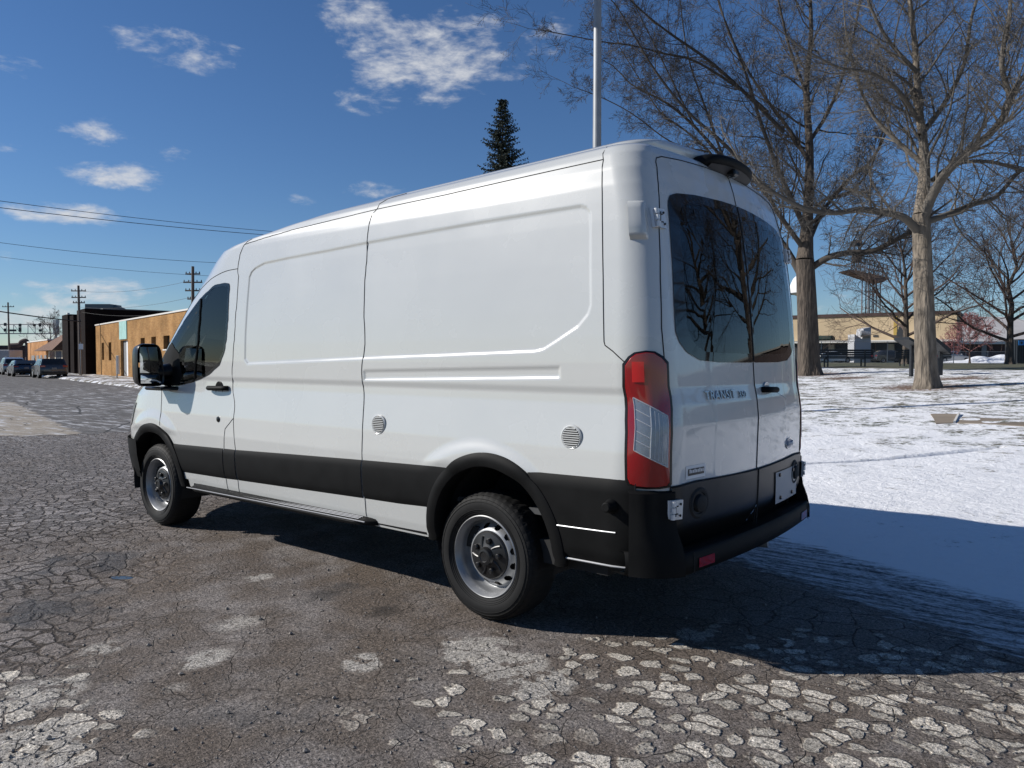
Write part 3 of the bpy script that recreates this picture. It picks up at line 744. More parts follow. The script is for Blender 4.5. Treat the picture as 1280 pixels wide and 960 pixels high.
for sgn in (1,-1):
    # upright cheeks at the corners, up to the lamp
    ysc=np.concatenate([np.linspace(.862,.905,4),np.linspace(.915,1.026,12)])
    g=[]
    for z in [.432,.45,.50,.57,.64,.72,.79,.818,.828]:
        row=[]
        for y in ysc:
            x=bprof(y,z)-.004+.055*smooth(z,.50,.70)*float(1-smooth(y,.93,1.026)) + (.02 if z>.82 else 0)
            row.append((float(x),float(y*(1.004 if z<.82 else .985)),z))
        row=[(row[0][0]+.075,row[0][1]-.004,z)]+row+[(-.93,1.0,z)]
        g.append(row)
    mb=MB().grid(g); mb.grid([g[-1],[(p[0]+.06,p[1]-.03,p[2]+.002) for p in g[-1]]])
    (mb if sgn==1 else mb.mirror()).build('bumper_corner','plastic',bump,angle=60)
    mb=MB().grid([[ (bprof(y,0)-.0035,y,z) for y in np.linspace(.62,.76,8)] for z in (.455,.50)])
    (mb if sgn==1 else mb.mirror()).build('bumper_reflector','red',bump)
    mb=MB().tube([(bprof(.80,0)-.0005,.80,z) for z in np.linspace(.435,.535,4)],.0025,4); (mb if sgn==1 else mb.mirror()).build('bumper_gap','seam',bump)
    mb=MB().tube([sideP(-.952,z,.0145) for z in np.linspace(.46,.86,10)],.003,4); (mb if sgn==1 else mb.mirror()).build('quarter_gap','seam',bump)
# underbody, cabin
MB().box((1.75,0,.43),(5.0,1.80,.12)).build('underbody','liner',van,smooth=False)
mb=MB().tube([(0,-.75,.355),(0,.75,.355)],.055,12); mb.lathe([(.05,-.14),(.15,-.08),(.17,0),(.15,.08),(.05,.14)],20,'Y',(0,0,.35)); mb.build('rear_axle','liner',van)
MB().tube([(1.2,-.35,.33),(-.7,-.35,.33),(-1.05,-.42,.34)],.035,10).build('exhaust_pipe','steel',van)
MB().box((2.28,0,1.35),(.04,1.86,1.7)).build('bulkhead','interior',van,smooth=False)
MB().box((.7,0,.62),(3.3,1.7,.03)).build('load_floor','interior',van,smooth=False)
for k,(y,nm) in enumerate(((.42,'seat'),(-.42,'seat'))):
    st_=MB().box((2.86,y,.88),(.52,.52,.16),bev=.05).build('cab_seat','cloth',van)
    MB().box((2.60,y,1.26),(.14,.50,.66),rot=Matrix.Rotation(-.18,3,'Y'),bev=.05).build('seat_back','cloth',st_)
    MB().box((2.52,y,1.67),(.10,.27,.19),rot=Matrix.Rotation(-.12,3,'Y'),bev=.04).build('headrest','cloth',st_)
dash=MB().box((3.62,0,1.08),(.42,1.74,.30),bev=.07).box((3.75,0,1.0),(.4,1.7,.5),bev=.05).build('dashboard','interior',van)
mb=MB(); tt=Matrix.Rotation(R(-62),3,'Y')
mb.tube([tuple(Vector((3.28,.42,1.17))+tt@Vector((.19*math.cos(t),.19*math.sin(t),0))) for t in np.linspace(0,2*math.pi,33)],.016,8)
mb.box((3.30,.42,1.16),(.06,.34,.05),bev=.02).tube([(3.31,.42,1.15),(3.55,.42,1.05)],.03,8); mb.build('steering_wheel','plastic_smooth',van)
g=[]
# ================================================================= SURFACES OF THE PLACE
def ground_shader(name,fn):
    m=bpy.data.materials.new(name); m.use_nodes=True; nt=m.node_tree; b=nt.nodes['Principled BSDF']; b.inputs['Specular IOR Level'].default_value=.3
    class G: pass
    g=G(); N=nt.nodes.new; L=nt.links.new; g.nt=nt; g.b=b
    geo=N('ShaderNodeNewGeometry'); g.pos=geo.outputs['Position']
    def noise(scale,detail=5,stretch=None,rough=.55,dist=0,vec=None,rot=0):
        v=vec or g.pos
        if stretch or rot:
            mp=N('ShaderNodeMapping'); mp.inputs['Scale'].default_value=stretch or (1,1,1); mp.inputs['Rotation'].default_value=(0,0,rot); L(v,mp.inputs[0]); v=mp.outputs[0]
        n=N('ShaderNodeTexNoise'); n.inputs['Scale'].default_value=scale; n.inputs['Detail'].default_value=detail; n.inputs['Roughness'].default_value=rough; n.inputs['Distortion'].default_value=dist; L(v,n.inputs['Vector']); return n.outputs['Fac']
    def noisecol(scale):
        n=N('ShaderNodeTexNoise'); n.inputs['Scale'].default_value=scale; n.inputs['Detail'].default_value=3; L(g.pos,n.inputs['Vector']); return n.outputs['Color']
    def mth(op,a,bb=None,c=None,clamp=False):
        n=N('ShaderNodeMath'); n.operation=op; n.use_clamp=clamp
        for i,x in enumerate((a,bb,c)):
            if x is None: continue
            if isinstance(x,(int,float)): n.inputs[i].default_value=x
            else: L(x,n.inputs[i])
        return n.outputs[0]
    def rng_(x,a,bb,c=0,d=1,smooth_=True):
        n=N('ShaderNodeMapRange'); n.interpolation_type='SMOOTHSTEP' if smooth_ else 'LINEAR'
        for i,v in ((1,a),(2,bb),(3,c),(4,d)):
            if isinstance(v,(int,float)): n.inputs[i].default_value=v
            else: L(v,n.inputs[i])
        L(x,n.inputs[0]); return n.outputs[0]
    def mix(f,a,bb,typ='MIX'):
        n=N('ShaderNodeMix'); n.data_type='RGBA'; n.blend_type=typ
        if isinstance(f,(int,float)): n.inputs[0].default_value=f
        else: L(f,n.inputs[0])
        for i,x in ((6,a),(7,bb)):
            if isinstance(x,tuple): n.inputs[i].default_value=(*x,1)
            else: L(x,n.inputs[i])
        return n.outputs[2]
    def scalec(c,f):
        n=N('ShaderNodeVectorMath'); n.operation='SCALE'
        if isinstance(c,tuple): n.inputs[0].default_value=c
        else: L(c,n.inputs[0])
        if isinstance(f,(int,float)): n.inputs['Scale'].default_value=f
        else: L(f,n.inputs['Scale'])
        return n.outputs[0]
    def voro(scale,feature='F1',warp=0.,wscale=3.,stretch=None,rand=1.):
        v=g.pos
        if warp:
            wn=noisecol(wscale); s1=N('ShaderNodeVectorMath'); s1.operation='SUBTRACT'; L(wn,s1.inputs[0]); s1.inputs[1].default_value=(.5,.5,.5)
            s2=N('ShaderNodeVectorMath'); s2.operation='SCALE'; L(s1.outputs[0],s2.inputs[0]); s2.inputs['Scale'].default_value=warp
            s3=N('ShaderNodeVectorMath'); s3.operation='ADD'; L(v,s3.inputs[0]); L(s2.outputs[0],s3.inputs[1]); v=s3.outputs[0]
        mp=N('ShaderNodeMapping'); st=stretch or (1,1,1); mp.inputs['Scale'].default_value=(st[0],st[1],0); L(v,mp.inputs[0]); v=mp.outputs[0]
        n=N('ShaderNodeTexVoronoi'); n.voronoi_dimensions='2D'; n.feature=feature; n.inputs['Scale'].default_value=scale; n.inputs['Randomness'].default_value=rand; L(v,n.inputs['Vector'])
        if feature=='DISTANCE_TO_EDGE': return n.outputs['Distance']
        sp=N('ShaderNodeSeparateColor'); L(n.outputs['Color'],sp.inputs[0]); return n.outputs['Distance'],sp.outputs[0],sp.outputs[1]
    def attr(nm):
        n=N('ShaderNodeAttribute'); n.attribute_name=nm; return n.outputs['Fac']
    def bump(h,dist,strength=1.,prev=None):
        n=N('ShaderNodeBump'); n.inputs['Distance'].default_value=dist; n.inputs['Strength'].default_value=strength; L(h,n.inputs['Height'])
        if prev is not None: L(prev,n.inputs['Normal'])
        return n.outputs[0]
    g.__dict__.update(noise=noise,mth=mth,rng=rng_,mix=mix,scalec=scalec,voro=voro,attr=attr,bump=bump,L=L)
    fn(g); M[name]=m; return m
def asphalt(g):
    n_big=g.noise(.9,4); n_mid=g.noise(3.2,6); n_fine=g.noise(16,5)
    pd,peb,peb2=g.voro(58)
    nf1=g.noise(70,4,rough=.85); nf2=g.noise(190,2,rough=.7)
    speck=g.mth('ADD',g.rng(nf1,.36,.64,.22,1.95,False),g.mth('MULTIPLY',g.rng(peb2,.90,.97,0,1.1),g.rng(pd,.35,.15)))
    speck=g.mth('MULTIPLY',speck,g.rng(nf2,.35,.65,.70,1.30,False))
    base=g.mix(g.rng(n_mid,.35,.68),(.122,.099,.082),(.215,.194,.182))
    base=g.mix(g.rng(n_big,.42,.62),base,(.128,.101,.080))
    # islands of old surface standing proud of the worn matrix
    isl=g.attr('isl'); tile=g.attr('tile'); tile2=g.attr('tile2')
    WP=dict(warp=.16,wscale=7.5,stretch=(1,1.2,1)); e=g.voro(7.8,'DISTANCE_TO_EDGE',**WP); _,cr,cr2=g.voro(7.8,'F1',**WP)
    e2=g.mth('ADD',e,g.mth('MULTIPLY',g.mth('SUBTRACT',n_fine,.5),.10))
    d1,_,_=g.voro(7.8,'F1',**WP)
    rad=g.mth('ADD',g.mth('MULTIPLY_ADD',cr2,.26,.16),g.mth('MULTIPLY',isl,.17))
    rnd=g.mth('ADD',g.mth('SUBTRACT',rad,d1),g.mth('MULTIPLY',g.mth('SUBTRACT',g.noise(26,4,rough=.6),.5),.16))
    body=g.mth('MULTIPLY',g.rng(rnd,-.03,.07),g.rng(e2,.03,.10))
    WQ=dict(warp=.20,wscale=6.,stretch=(1,1.25,1)); f1=g.mth('ADD',g.voro(7.0,'DISTANCE_TO_EDGE',**WQ),g.mth('MULTIPLY',g.mth('SUBTRACT',g.noise(21,5,rough=.7),.5),.22)); _,fr1,fr2=g.voro(7.0,'F1',**WQ)
    crkA=g.rng(f1,.02,.15); f2=g.mth('ADD',g.voro(4.4,'DISTANCE_TO_EDGE',warp=.24,wscale=4.5),g.mth('MULTIPLY',g.mth('SUBTRACT',g.noise(18,5,rough=.7),.5),.10)); crkB=g.rng(f2,.0,.05)
    pres=g.rng(g.mth('SUBTRACT',g.mth('MULTIPLY',isl,1.25),cr),-.06,.12)
    I=g.mth('MULTIPLY',body,pres); I=g.mth('MULTIPLY',I,g.rng(isl,.05,.25))
    tI=g.mth('MULTIPLY',tile,crkA)
    icol=g.scalec((.50,.46,.40),g.rng(cr2,0,1,.62,1.18,False))
    icol_t=g.scalec((.270,.250,.245),g.rng(fr2,0,1,.50,1.30,False))
    Ii=g.mth('MULTIPLY',I,g.rng(isl,.08,.4))
    # fine alligator cracks everywhere
    c2=g.voro(2.1,'DISTANCE_TO_EDGE',warp=.22,wscale=3.5); c3=g.voro(7.5,'DISTANCE_TO_EDGE',warp=.10,wscale=8)
    ck=g.mth('MULTIPLY',g.rng(c2,.0,.007),g.rng(g.mth('ADD',c3,g.rng(g.noise(1.1,3),.45,.62,.03,0)),.0,.028))
    col_=g.mix(g.mth('MULTIPLY',tI,.9),base,icol_t); col_=g.mix(g.mth('MULTIPLY',g.mth('MULTIPLY',g.rng(tile,.1,.6),g.mth('SUBTRACT',1.,crkA)),.75),col_,(.040,.032,.028)); col_=g.mix(g.mth('MULTIPLY',tile2,g.mth('SUBTRACT',1.,crkB)),col_,(.025,.020,.017)); col_=g.mix(g.mth('MULTIPLY',g.mth('MULTIPLY',tile2,crkB),.6),col_,(.22,.21,.20))
    col_=g.mix(Ii,col_,icol)
    patch=g.mth('MULTIPLY',g.attr('pale'),g.rng(g.noise(7,6,rough=.7),.36,.52)); patch=g.rng(patch,.2,.45)
    col_=g.mix(g.mth('MULTIPLY',patch,.85),col_,(.40,.375,.34))
    far=g.attr('grey'); col_=g.mix(g.mth('MULTIPLY',far,g.rng(g.noise(2.3,5,stretch=(1,2.5,1)),.3,.7,.15,.85)),col_,(.140,.132,.128))
    sl=g.mth('MULTIPLY',g.attr('salt'),g.rng(g.noise(1.6,7,stretch=(1.,7,1),rot=.22),.50,.60)); col_=g.mix(sl,col_,(.42,.42,.43))
    slush=g.attr('slush'); st=g.noise(6,9,stretch=(.8,4,1),rot=R(23),rough=.74)
    smk=g.rng(g.mth('ADD',slush,g.mth('MULTIPLY',g.mth('SUBTRACT',st,.5),1.7)),.42,.62)
    wet=g.attr('wet'); wm=g.rng(g.mth('ADD',wet,g.mth('MULTIPLY',g.mth('SUBTRACT',n_mid,.5),1.2)),.35,.75)
    col_=g.mix(g.mth('SUBTRACT',1.,ck),col_,(.018,.015,.012))
    col_=g.scalec(col_,speck)
    col_=g.scalec(col_,g.rng(wm,0,1,1.,.42))
    pud=g.rng(g.attr('puddle'),.45,.6); col_=g.mix(pud,col_,(.012,.012,.013))
    col_=g.mix(smk,col_,g.mix(g.rng(g.mth('ADD',g.mth('MULTIPLY',g.noise(20,7,rough=.8,stretch=(1,2,1),rot=R(23)),.5),g.mth('MULTIPLY',g.noise(3.4,8,stretch=(.6,5,1),rot=R(23),rough=.7),.5)),.42,.58),(.09,.09,.095),(.80,.81,.83)))
    g.L(col_,g.b.inputs['Base Color'])
    rr=g.rng(wm,0,1,.88,.55); rr=g.mth('MULTIPLY',rr,g.rng(pud,0,1,1,.08)); g.L(rr,g.b.inputs['Roughness'])
    h=g.mth('ADD',g.mth('MULTIPLY',nf1,.017),g.mth('MULTIPLY',nf2,.003))
    h=g.mth('ADD',h,g.mth('MULTIPLY',n_fine,.006)); h=g.mth('ADD',h,g.mth('MULTIPLY',Ii,.030)); h=g.mth('ADD',h,g.mth('ADD',g.mth('MULTIPLY',tI,.050),g.mth('MULTIPLY',g.mth('MULTIPLY',tile2,crkB),.02))); h=g.mth('ADD',h,g.mth('MULTIPLY',ck,.007))
    h=g.mth('ADD',h,g.mth('ADD',g.mth('MULTIPLY',g.noise(55,5,rough=.7),.008),g.mth('MULTIPLY',g.noise(7.5,5,rough=.65),.035))); h=g.mth('ADD',h,g.mth('MULTIPLY',smk,.012))
    h=g.mth('MULTIPLY',h,g.rng(pud,0,1,1,0))
    g.L(g.bump(h,1.,1.),g.b.inputs['Normal'])
ground_shader('asphalt',asphalt)
def lawn(g):
    far=g.attr('patchy'); leaf=g.attr('leaf'); grs=g.attr('grass'); slush=g.attr('slush')
    n1=g.noise(1.9,9,rough=.72,stretch=(1,1.2,1)); n2=g.noise(13,6,rough=.72); n3=g.noise(45,4)
    v=g.mth('ADD',g.mth('MULTIPLY',n1,.62),g.mth('MULTIPLY',n2,.38))
    bare=g.rng(g.mth('ADD',v,g.mth('MULTIPLY',far,.105)),.575,.68)
    bare=g.mth('MAXIMUM',bare,g.rng(g.mth('ADD',g.mth('MULTIPLY',v,.5),grs),.6,.85))
    lf=g.rng(g.mth('ADD',g.mth('MULTIPLY',n2,.9),leaf),.80,1.05)
    soil=g.mix(n3,(.095,.085,.055),(.17,.155,.105)); soil=g.mix(g.rng(g.noise(.35,3),.4,.6),soil,g.scalec((.085,.092,.052),g.rng(n3,0,1,.6,1.5)))
    snow=g.mix(n2,(.91,.91,.92),(.85,.86,.88))
    c=g.mix(bare,snow,soil); c=g.mix(lf,c,g.mix(n3,(.085,.050,.030),(.22,.14,.09)))
    st=g.noise(5,9,stretch=(.8,4,1),rot=R(23),rough=.72)
    m_=g.rng(g.mth('ADD',slush,g.mth('MULTIPLY',g.mth('SUBTRACT',st,.5),1.5)),.40,.72)
    c=g.mix(m_,c,g.mix(g.rng(g.mth('ADD',g.mth('MULTIPLY',g.noise(20,7,rough=.8,stretch=(1,2,1),rot=R(23)),.5),g.mth('MULTIPLY',g.noise(3.4,8,stretch=(.6,5,1),rot=R(23),rough=.7),.5)),.42,.58),(.09,.09,.095),(.80,.81,.83)))
    g.L(c,g.b.inputs['Base Color']); g.b.inputs['Roughness'].default_value=.75
    h=g.mth('ADD',g.mth('MULTIPLY',n1,.085),g.mth('MULTIPLY',n2,.045)); h=g.mth('ADD',h,g.mth('MULTIPLY',n3,.006)); h=g.mth('SUBTRACT',h,g.mth('MULTIPLY',bare,.010)); h=g.mth('ADD',h,g.mth('MULTIPLY',g.mth('MULTIPLY',bare,g.noise(120,3)),.02))
    g.L(g.bump(h,1.,.8),g.b.inputs['Normal'])
ground_shader('lawn',lawn)
def street(g):
    conc=g.attr('conc'); salt=g.attr('salt')
    n=g.noise(1.2,7,rough=.65,stretch=(1,2.2,1),rot=.2); nf=g.noise(28,5,rough=.7)
    a=g.mix(g.rng(n,.35,.65),(.085,.080,.076),(.150,.142,.134)); c=g.mix(g.rng(n,.3,.7),(.265,.230,.185),(.345,.305,.250))
    j=g.voro(.22,'DISTANCE_TO_EDGE',warp=.5,wscale=.6); crk=g.mth('MULTIPLY',g.rng(j,0,.012),g.rng(g.voro(.9,'DISTANCE_TO_EDGE',warp=.5,wscale=1.2),0,.02))
    col_=g.mix(g.rng(g.mth('ADD',conc,g.mth('MULTIPLY',g.mth('SUBTRACT',g.noise(2.2,7,rough=.75),.5),.9)),.42,.58),a,c)
    s=g.mth('MULTIPLY',salt,g.rng(g.noise(.8,9,stretch=(1,5,1),rot=.2,rough=.7),.50,.64)); col_=g.mix(s,col_,(.52,.52,.53))
    col_=g.mix(g.mth('SUBTRACT',1.,crk),col_,(.03,.03,.03)); col_=g.scalec(col_,g.rng(nf,.25,.75,.72,1.25))
    g.L(col_,g.b.inputs['Base Color']); g.b.inputs['Roughness'].default_value=.85
    g.L(g.bump(g.mth('ADD',g.mth('MULTIPLY',nf,.008),g.mth('MULTIPLY',n,.01)),1.,.8),g.b.inputs['Normal'])
ground_shader('street',street)
def verge(g):
    n=g.noise(1.3,8,rough=.7); nf=g.noise(14,5); c=g.mix(g.rng(n,.44,.54),(.82,.83,.85),g.mix(nf,(.12,.10,.065),(.24,.21,.155)))
    g.L(c,g.b.inputs['Base Color']); g.L(g.bump(g.mth('MULTIPLY',n,.15),1.,1.),g.b.inputs['Normal'])
ground_shader('verge',verge)

def sheet(name,xs,ys,zf,mat_,attrs,keep=None,kind='structure'):
    X,Y=np.meshgrid(xs,ys,indexing='ij'); Z=zf(X,Y); nx,ny=X.shape
    V=np.stack([X,Y,Z],2).reshape(-1,3)
    i,j=np.meshgrid(np.arange(nx-1),np.arange(ny-1),indexing='ij')
    q=np.stack([i*ny+j,(i+1)*ny+j,(i+1)*ny+j+1,i*ny+j+1],2).reshape(-1,4)
    if keep is not None:
        c=V[q].mean(1); q=q[keep(c[:,0],c[:,1])]
    u,inv=np.unique(q,return_inverse=True); q=inv.reshape(q.shape); V=V[u]
    me=bpy.data.meshes.new(name); me.vertices.add(len(V)); me.vertices.foreach_set('co',V.ravel()); me.loops.add(q.size); me.loops.foreach_set('vertex_index',q.ravel().astype(np.int32))
    me.polygons.add(len(q)); me.polygons.foreach_set('loop_start',np.arange(0,q.size,4,dtype=np.int32)); me.polygons.foreach_set('loop_total',np.full(len(q),4,dtype=np.int32)); me.update(calc_edges=True); me.validate()
    me.polygons.foreach_set('use_smooth',[True]*len(q))
    for k,f in attrs.items():
        a=me.attributes.new(k,'FLOAT','POINT'); a.data.foreach_set('value',np.clip(f(V[:,0],V[:,1]),0,1).astype(np.float32))
    me.materials.append(M[mat_]); o=bpy.data.objects.new(name,me); col.objects.link(o); o['kind']=kind; return o
def vnoise(X,Y,s,seed=0):
    r=np.random.default_rng(seed); T=r.random((64,64)); x=X*s+100;y=Y*s+100; i=np.floor(x).astype(int);j=np.floor(y).astype(int);u=x-i;v=y-j;u=u*u*(3-2*u);v=v*v*(3-2*v)
    g_=lambda a,b:T[a%64,b%64]
    return g_(i,j)*(1-u)*(1-v)+g_(i+1,j)*u*(1-v)+g_(i,j+1)*(1-u)*v+g_(i+1,j+1)*u*v
def blob(X,Y,x,y,rx,ry=None,a=0.): 
    ry=ry or rx; dx,dy=X-x,Y-y; c,s=math.cos(a),math.sin(a); return np.exp(-(((dx*c+dy*s)/rx)**2+((-dx*s+dy*c)/ry)**2))
def Zg(x,y): r=ray(x,y); t=-CO[2]/r[2]; return CO+t*r
def lot_z(X,Y):
    z=.022*(vnoise(X,Y,1.1,1)-.5)+.012*(vnoise(X,Y,3.3,2)-.5)-.004
    for (hx,hy) in ((0,.87),(3.75,.87),(0,-.87),(3.75,-.87)): z=z*(1-blob(X,Y,hx,hy,.3))
    # puddle hollow and a shallow trough
    p=Zg(148,716); z=z-.03*blob(X,Y,p[0],p[1],.35)
    t=(edge_y(X)-Y)*.91; z=z*(1-smooth(t,-.3,.3))-.06*smooth(t,.72,.90)
    return z
pP=[Zg(*q) for q in ((590,800),(640,835),(680,858))]
def a_isl(X,Y):
    v=np.zeros(X.shape)
    # lower right of the view: islands in mud; measured on the ground
    for (px,py,r,w) in ((760,900,.55,.62),(900,920,.6,.75),(1060,900,.6,.8),(1200,880,.5,.75),(1270,940,.6,.9),(860,830,.35,.55),(1000,870,.4,.7),(1150,930,.6,.85),(690,900,.35,.5),(640,950,.3,.45),(30,930,.35,.95),(60,880,.3,.7),(20,860,.3,.6)):
        p=Zg(px,py); v=np.maximum(v,w*1.15*blob(X,Y,p[0],p[1],r*(1.7 if px>600 else 1.0)))
    return v
def a_tile(X,Y):
    v=.0*X
    for (px,py,r,w) in ((60,640,1.6,1.),(140,600,1.5,.9),(100,590,2.2,.8),(40,720,.8,.6),(150,560,2.5,.85),(20,560,3.,.9),(40,560,3,.9),(20,800,.5,.6)):
        p=Zg(px,py); v=np.maximum(v,w*blob(X,Y,p[0],p[1],r))
    return v
def a_tile2(X,Y):
    v=.0*X
    for (px,py,r,w) in ((1150,790,1.0,.9),(1000,760,.8,.8),(1270,800,.9,.9),(930,750,.5,.6),(400,880,.5,.25),(500,840,.4,.25)):
        p=Zg(px,py); v=np.maximum(v,w*blob(X,Y,p[0],p[1],r))
    return v
def a_pale(X,Y):
    v=.0*X
    for (px,py,r,w) in ((45,867,.16,.9),(42,922,.15,1.),(50,955,.14,1.),(130,810,.12,.55),(324,720,.09,.7),(452,825,.09,.8),(600,812,.16,1.),(640,832,.15,1.),(675,855,.14,.95),(575,800,.08,.9),(255,825,.14,.6),(455,830,.10,.6),(325,722,.10,.6),(120,812,.12,.4),(870,790,.10,.8),(220,860,.1,.35),(300,780,.2,.4)):
        p=Zg(px,py); v=np.maximum(v,w*blob(X,Y,p[0],p[1],r,r*1.2))
    return v
def a_wet(X,Y):
    v=.0*X
    for (px,py,r,w) in ((60,760,.5,.7),(110,700,.7,.55),(420,740,.35,.55),(380,860,.35,.4),(330,910,.4,.5),(160,640,.9,.4),(520,900,.35,.45),(740,850,.5,.5),(250,920,.4,.5),(480,760,.25,.6)):
        p=Zg(px,py); v=np.maximum(v,w*blob(X,Y,p[0],p[1],r))
    return v
def a_slush(X,Y):
    t=(edge_y(X)-Y)*.91; return smooth(t,-.40,.50)
def a_salt(X,Y): return smooth(X,10,13)*.35
def a_grey(X,Y): return smooth(X,2.5,9)*.75
p_=Zg(152,716)
seam=lambda Y:np.interp(Y,[-9,-2.723,-.788,6,14],[12.0,12.56,13.645,15.5,17.5])
xs=np.concatenate([np.arange(-7,-3,.12),np.arange(-3,3,.035),np.arange(3,18,.07)]); ys=np.concatenate([np.arange(-10,-2,.1),np.arange(-2,4.3,.035),np.arange(4.3,12,.15)])
sheet('parking_lot',xs,ys,lot_z,'asphalt',dict(isl=a_isl,tile=a_tile,tile2=a_tile2,pale=a_pale,wet=a_wet,slush=a_slush,salt=a_salt,grey=a_grey,puddle=lambda X,Y:blob(X,Y,p_[0],p_[1],.13,.05,.3)),
      keep=lambda x,y:(x<seam(y))&(y>edge_y(x)-.95))
def a_conc(X,Y):
    # pale slab: lies left of a line through two measured points
    a=np.array([14.476,-2.264]);b=np.array([26.7,-5.026]); d=(b-a)/np.linalg.norm(b-a); s_=(X-a[0])*(-d[1])+(Y-a[1])*d[0]
    return np.clip(.5+s_*1.5,0,1)*(1-smooth(X,26,27.5))+.35*smooth(X,30,40)*(vnoise(X,Y,.15,4)>.4)
xs=np.concatenate([np.arange(11,30,.25),np.arange(30,100,1.),np.arange(100,420,10)]); ys=np.concatenate([np.arange(-110,-30,4),np.arange(-30,12,.25),np.arange(12,120,6)])
sheet('street',xs,ys,lambda X,Y:X*0-.004,'street',dict(conc=a_conc,salt=lambda X,Y:smooth(X,12,14)*.75*(1-smooth(X,30,45))+.2),keep=lambda x,y:(x>seam(y)-.12)&(y>edge_y(x)-.4))
# raised verge strip with kerb in front of the buildings
ST_A=R(-11.5); eS=np.array([math.cos(ST_A),math.sin(ST_A)]); nS=np.array([-eS[1],eS[0]])
K0=np.array([36.,-13.4])
def sxy(s,n,z=0.): p=K0+eS*s+nS*n; return (p[0],p[1],z)
g=[]
for s in np.linspace(-6,120,160):
    kk=random.uniform(-.12,.12)
    g.append([sxy(s,.0+kk,-.01),sxy(s,-.10+kk,.05),sxy(s,-.30+kk,.11)]+[sxy(s,-.3-i*.7,.12+.05*random.random()) for i in range(1,9)]+[sxy(s,-8,.12)])
o=MB().grid(g).build('verge','verge',smooth=True); o['kind']='structure'
# lawn
LX,LN=None,None
def leafs(X,Y):
    v=.0*X
    for (p,r) in ((ground_at(1158,486),2.2),(ground_at(1011,469),2.6),(ground_at(1200,475),1.5),(ground_at(1060,474),1.5)): v=np.maximum(v,.62*blob(X,Y,p[0],p[1],r,r*1.0))
    return v
def lawn_z(X,Y):
    z=terrain(X,Y); t=(edge_y(X)-Y)*.91
    z=z+.035*smooth(t,.5,1.6)*(vnoise(X,Y,.9,5))+.02*smooth(t,.8,1.6)*vnoise(X,Y,2.7,6)+.05*smooth(t,1,2.2)*(1-smooth(t,3,6))
    # narrow trench cut into the sheet, made up to draw a thin shadow line
    a=np.array([.60,-5.55]);b=np.array([-1.3,-8.9]); d=(b-a); ln=np.linalg.norm(d); d=d/ln; u=(X-a[0])*d[0]+(Y-a[1])*d[1]; w=abs(-(X-a[0])*d[1]+(Y-a[1])*d[0])
    wd=.03+.055*smooth(u,1.,2.)*(1-smooth(u,3.0,3.8))+.02*(vnoise(X,Y,4,9)-.5); z=z-.13*(1-smooth(w,wd*.6,wd*1.4))*(u>-1)*(u<ln)
    return z+.004-.05*(1-smooth(t,.50,.72))
# coordinates (along the edge, away from it) give an even grid
def lawn_sheet():
    al=math.atan(-.45)
    xs=np.concatenate([np.arange(-6,-2,.08),np.arange(-2,3,.04),np.arange(3,18,.12)]); ys=np.concatenate([np.arange(-40,-14,.3),np.arange(-14,-9,.1),np.arange(-9,3,.045)])
    at_=dict(patchy=lambda X,Y:smooth((edge_y(X)-Y)*.91,2.,11)*1.0,leaf=leafs,grass=lambda X,Y:smooth((edge_y(X)-Y)*.91,23.5,25.5)*(.75+.3*vnoise(X,Y,.3,8)),slush=lambda X,Y:1-smooth((edge_y(X)-Y)*.91,.55,1.15))
    sheet('snowy_lawn',xs,ys,lawn_z,'lawn',at_,keep=lambda x,y:y<edge_y(x)-.55)
    far=lambda x,y:(y<edge_y(x)-.70)&~((x>-5.98)&(x<17.95)&(y>-39.95))&~((x>31)&(y>edge_y(x)-8))
    xs=np.concatenate([np.arange(-400,-40,20),np.arange(-40,40,1.2),np.arange(40,700,20)]); ys=np.concatenate([np.arange(-900,-80,20),np.arange(-80,40,1.2),np.arange(40,200,20)])
    sheet('grass_field',xs,ys,lambda X,Y:lawn_z(X,Y)-.012,'lawn',at_,keep=far)
lawn_sheet()
M['earth']=mat('earth',(.11,.10,.085),.95,noise=(.05,.3))
mb=MB(); mb.add([(1800*math.cos(t),1800*math.sin(t),-.12) for t in np.linspace(0,2*math.pi,64,endpoint=False)],[tuple(range(64))]); o=mb.build('ground','earth',smooth=False); o['kind']='structure'

# loose grit on the broken asphalt: far too many to count, one object
M['grit']=mat('loose_grit',(.20,.18,.16),.9,noise=(160,.7))
rg=np.random.default_rng(3); mb=MB(); nst=9000
uu=rg.random((nst,2)); dd=1.6+6.0*uu[:,0]**1.3
cnt=0
for i in range(nst):
    px=rg.uniform(-40,1320); py=480+CF*1.433/dd[i]
    p=Zg(px,min(py,1080)); x,y=p[0],p[1]
    if y<edge_y(x)+.1 or x<-6.5 or x>8: continue
    z=float(lot_z(np.array([x]),np.array([y]))[0]); r=rg.uniform(.0022,.0065)*(1+1.2*(rg.random()<.06)); a=rg.random(3)*6.28
    c,s_=math.cos(a[0]),math.sin(a[0]); k=rg.uniform(.6,1.3,6)
    L6=[(r*k[0],0,0),(-r*k[1],0,0),(0,r*k[2],0),(0,-r*k[3],0),(0,0,r*.7*k[4]),(0,0,-r*.6*k[5])]
    mb.add([(x+u*c-v*s_,y+u*s_+v*c,z+w+r*.35) for u,v,w in L6],[(0,2,4),(2,1,4),(1,3,4),(3,0,4),(2,0,5),(1,2,5),(3,1,5),(0,3,5)])
o=mb.build('loose_gravel','grit',smooth=False); o['kind']='stuff'; o['label']='loose grit and small stones scattered over the broken asphalt'; o['category']='gravel'
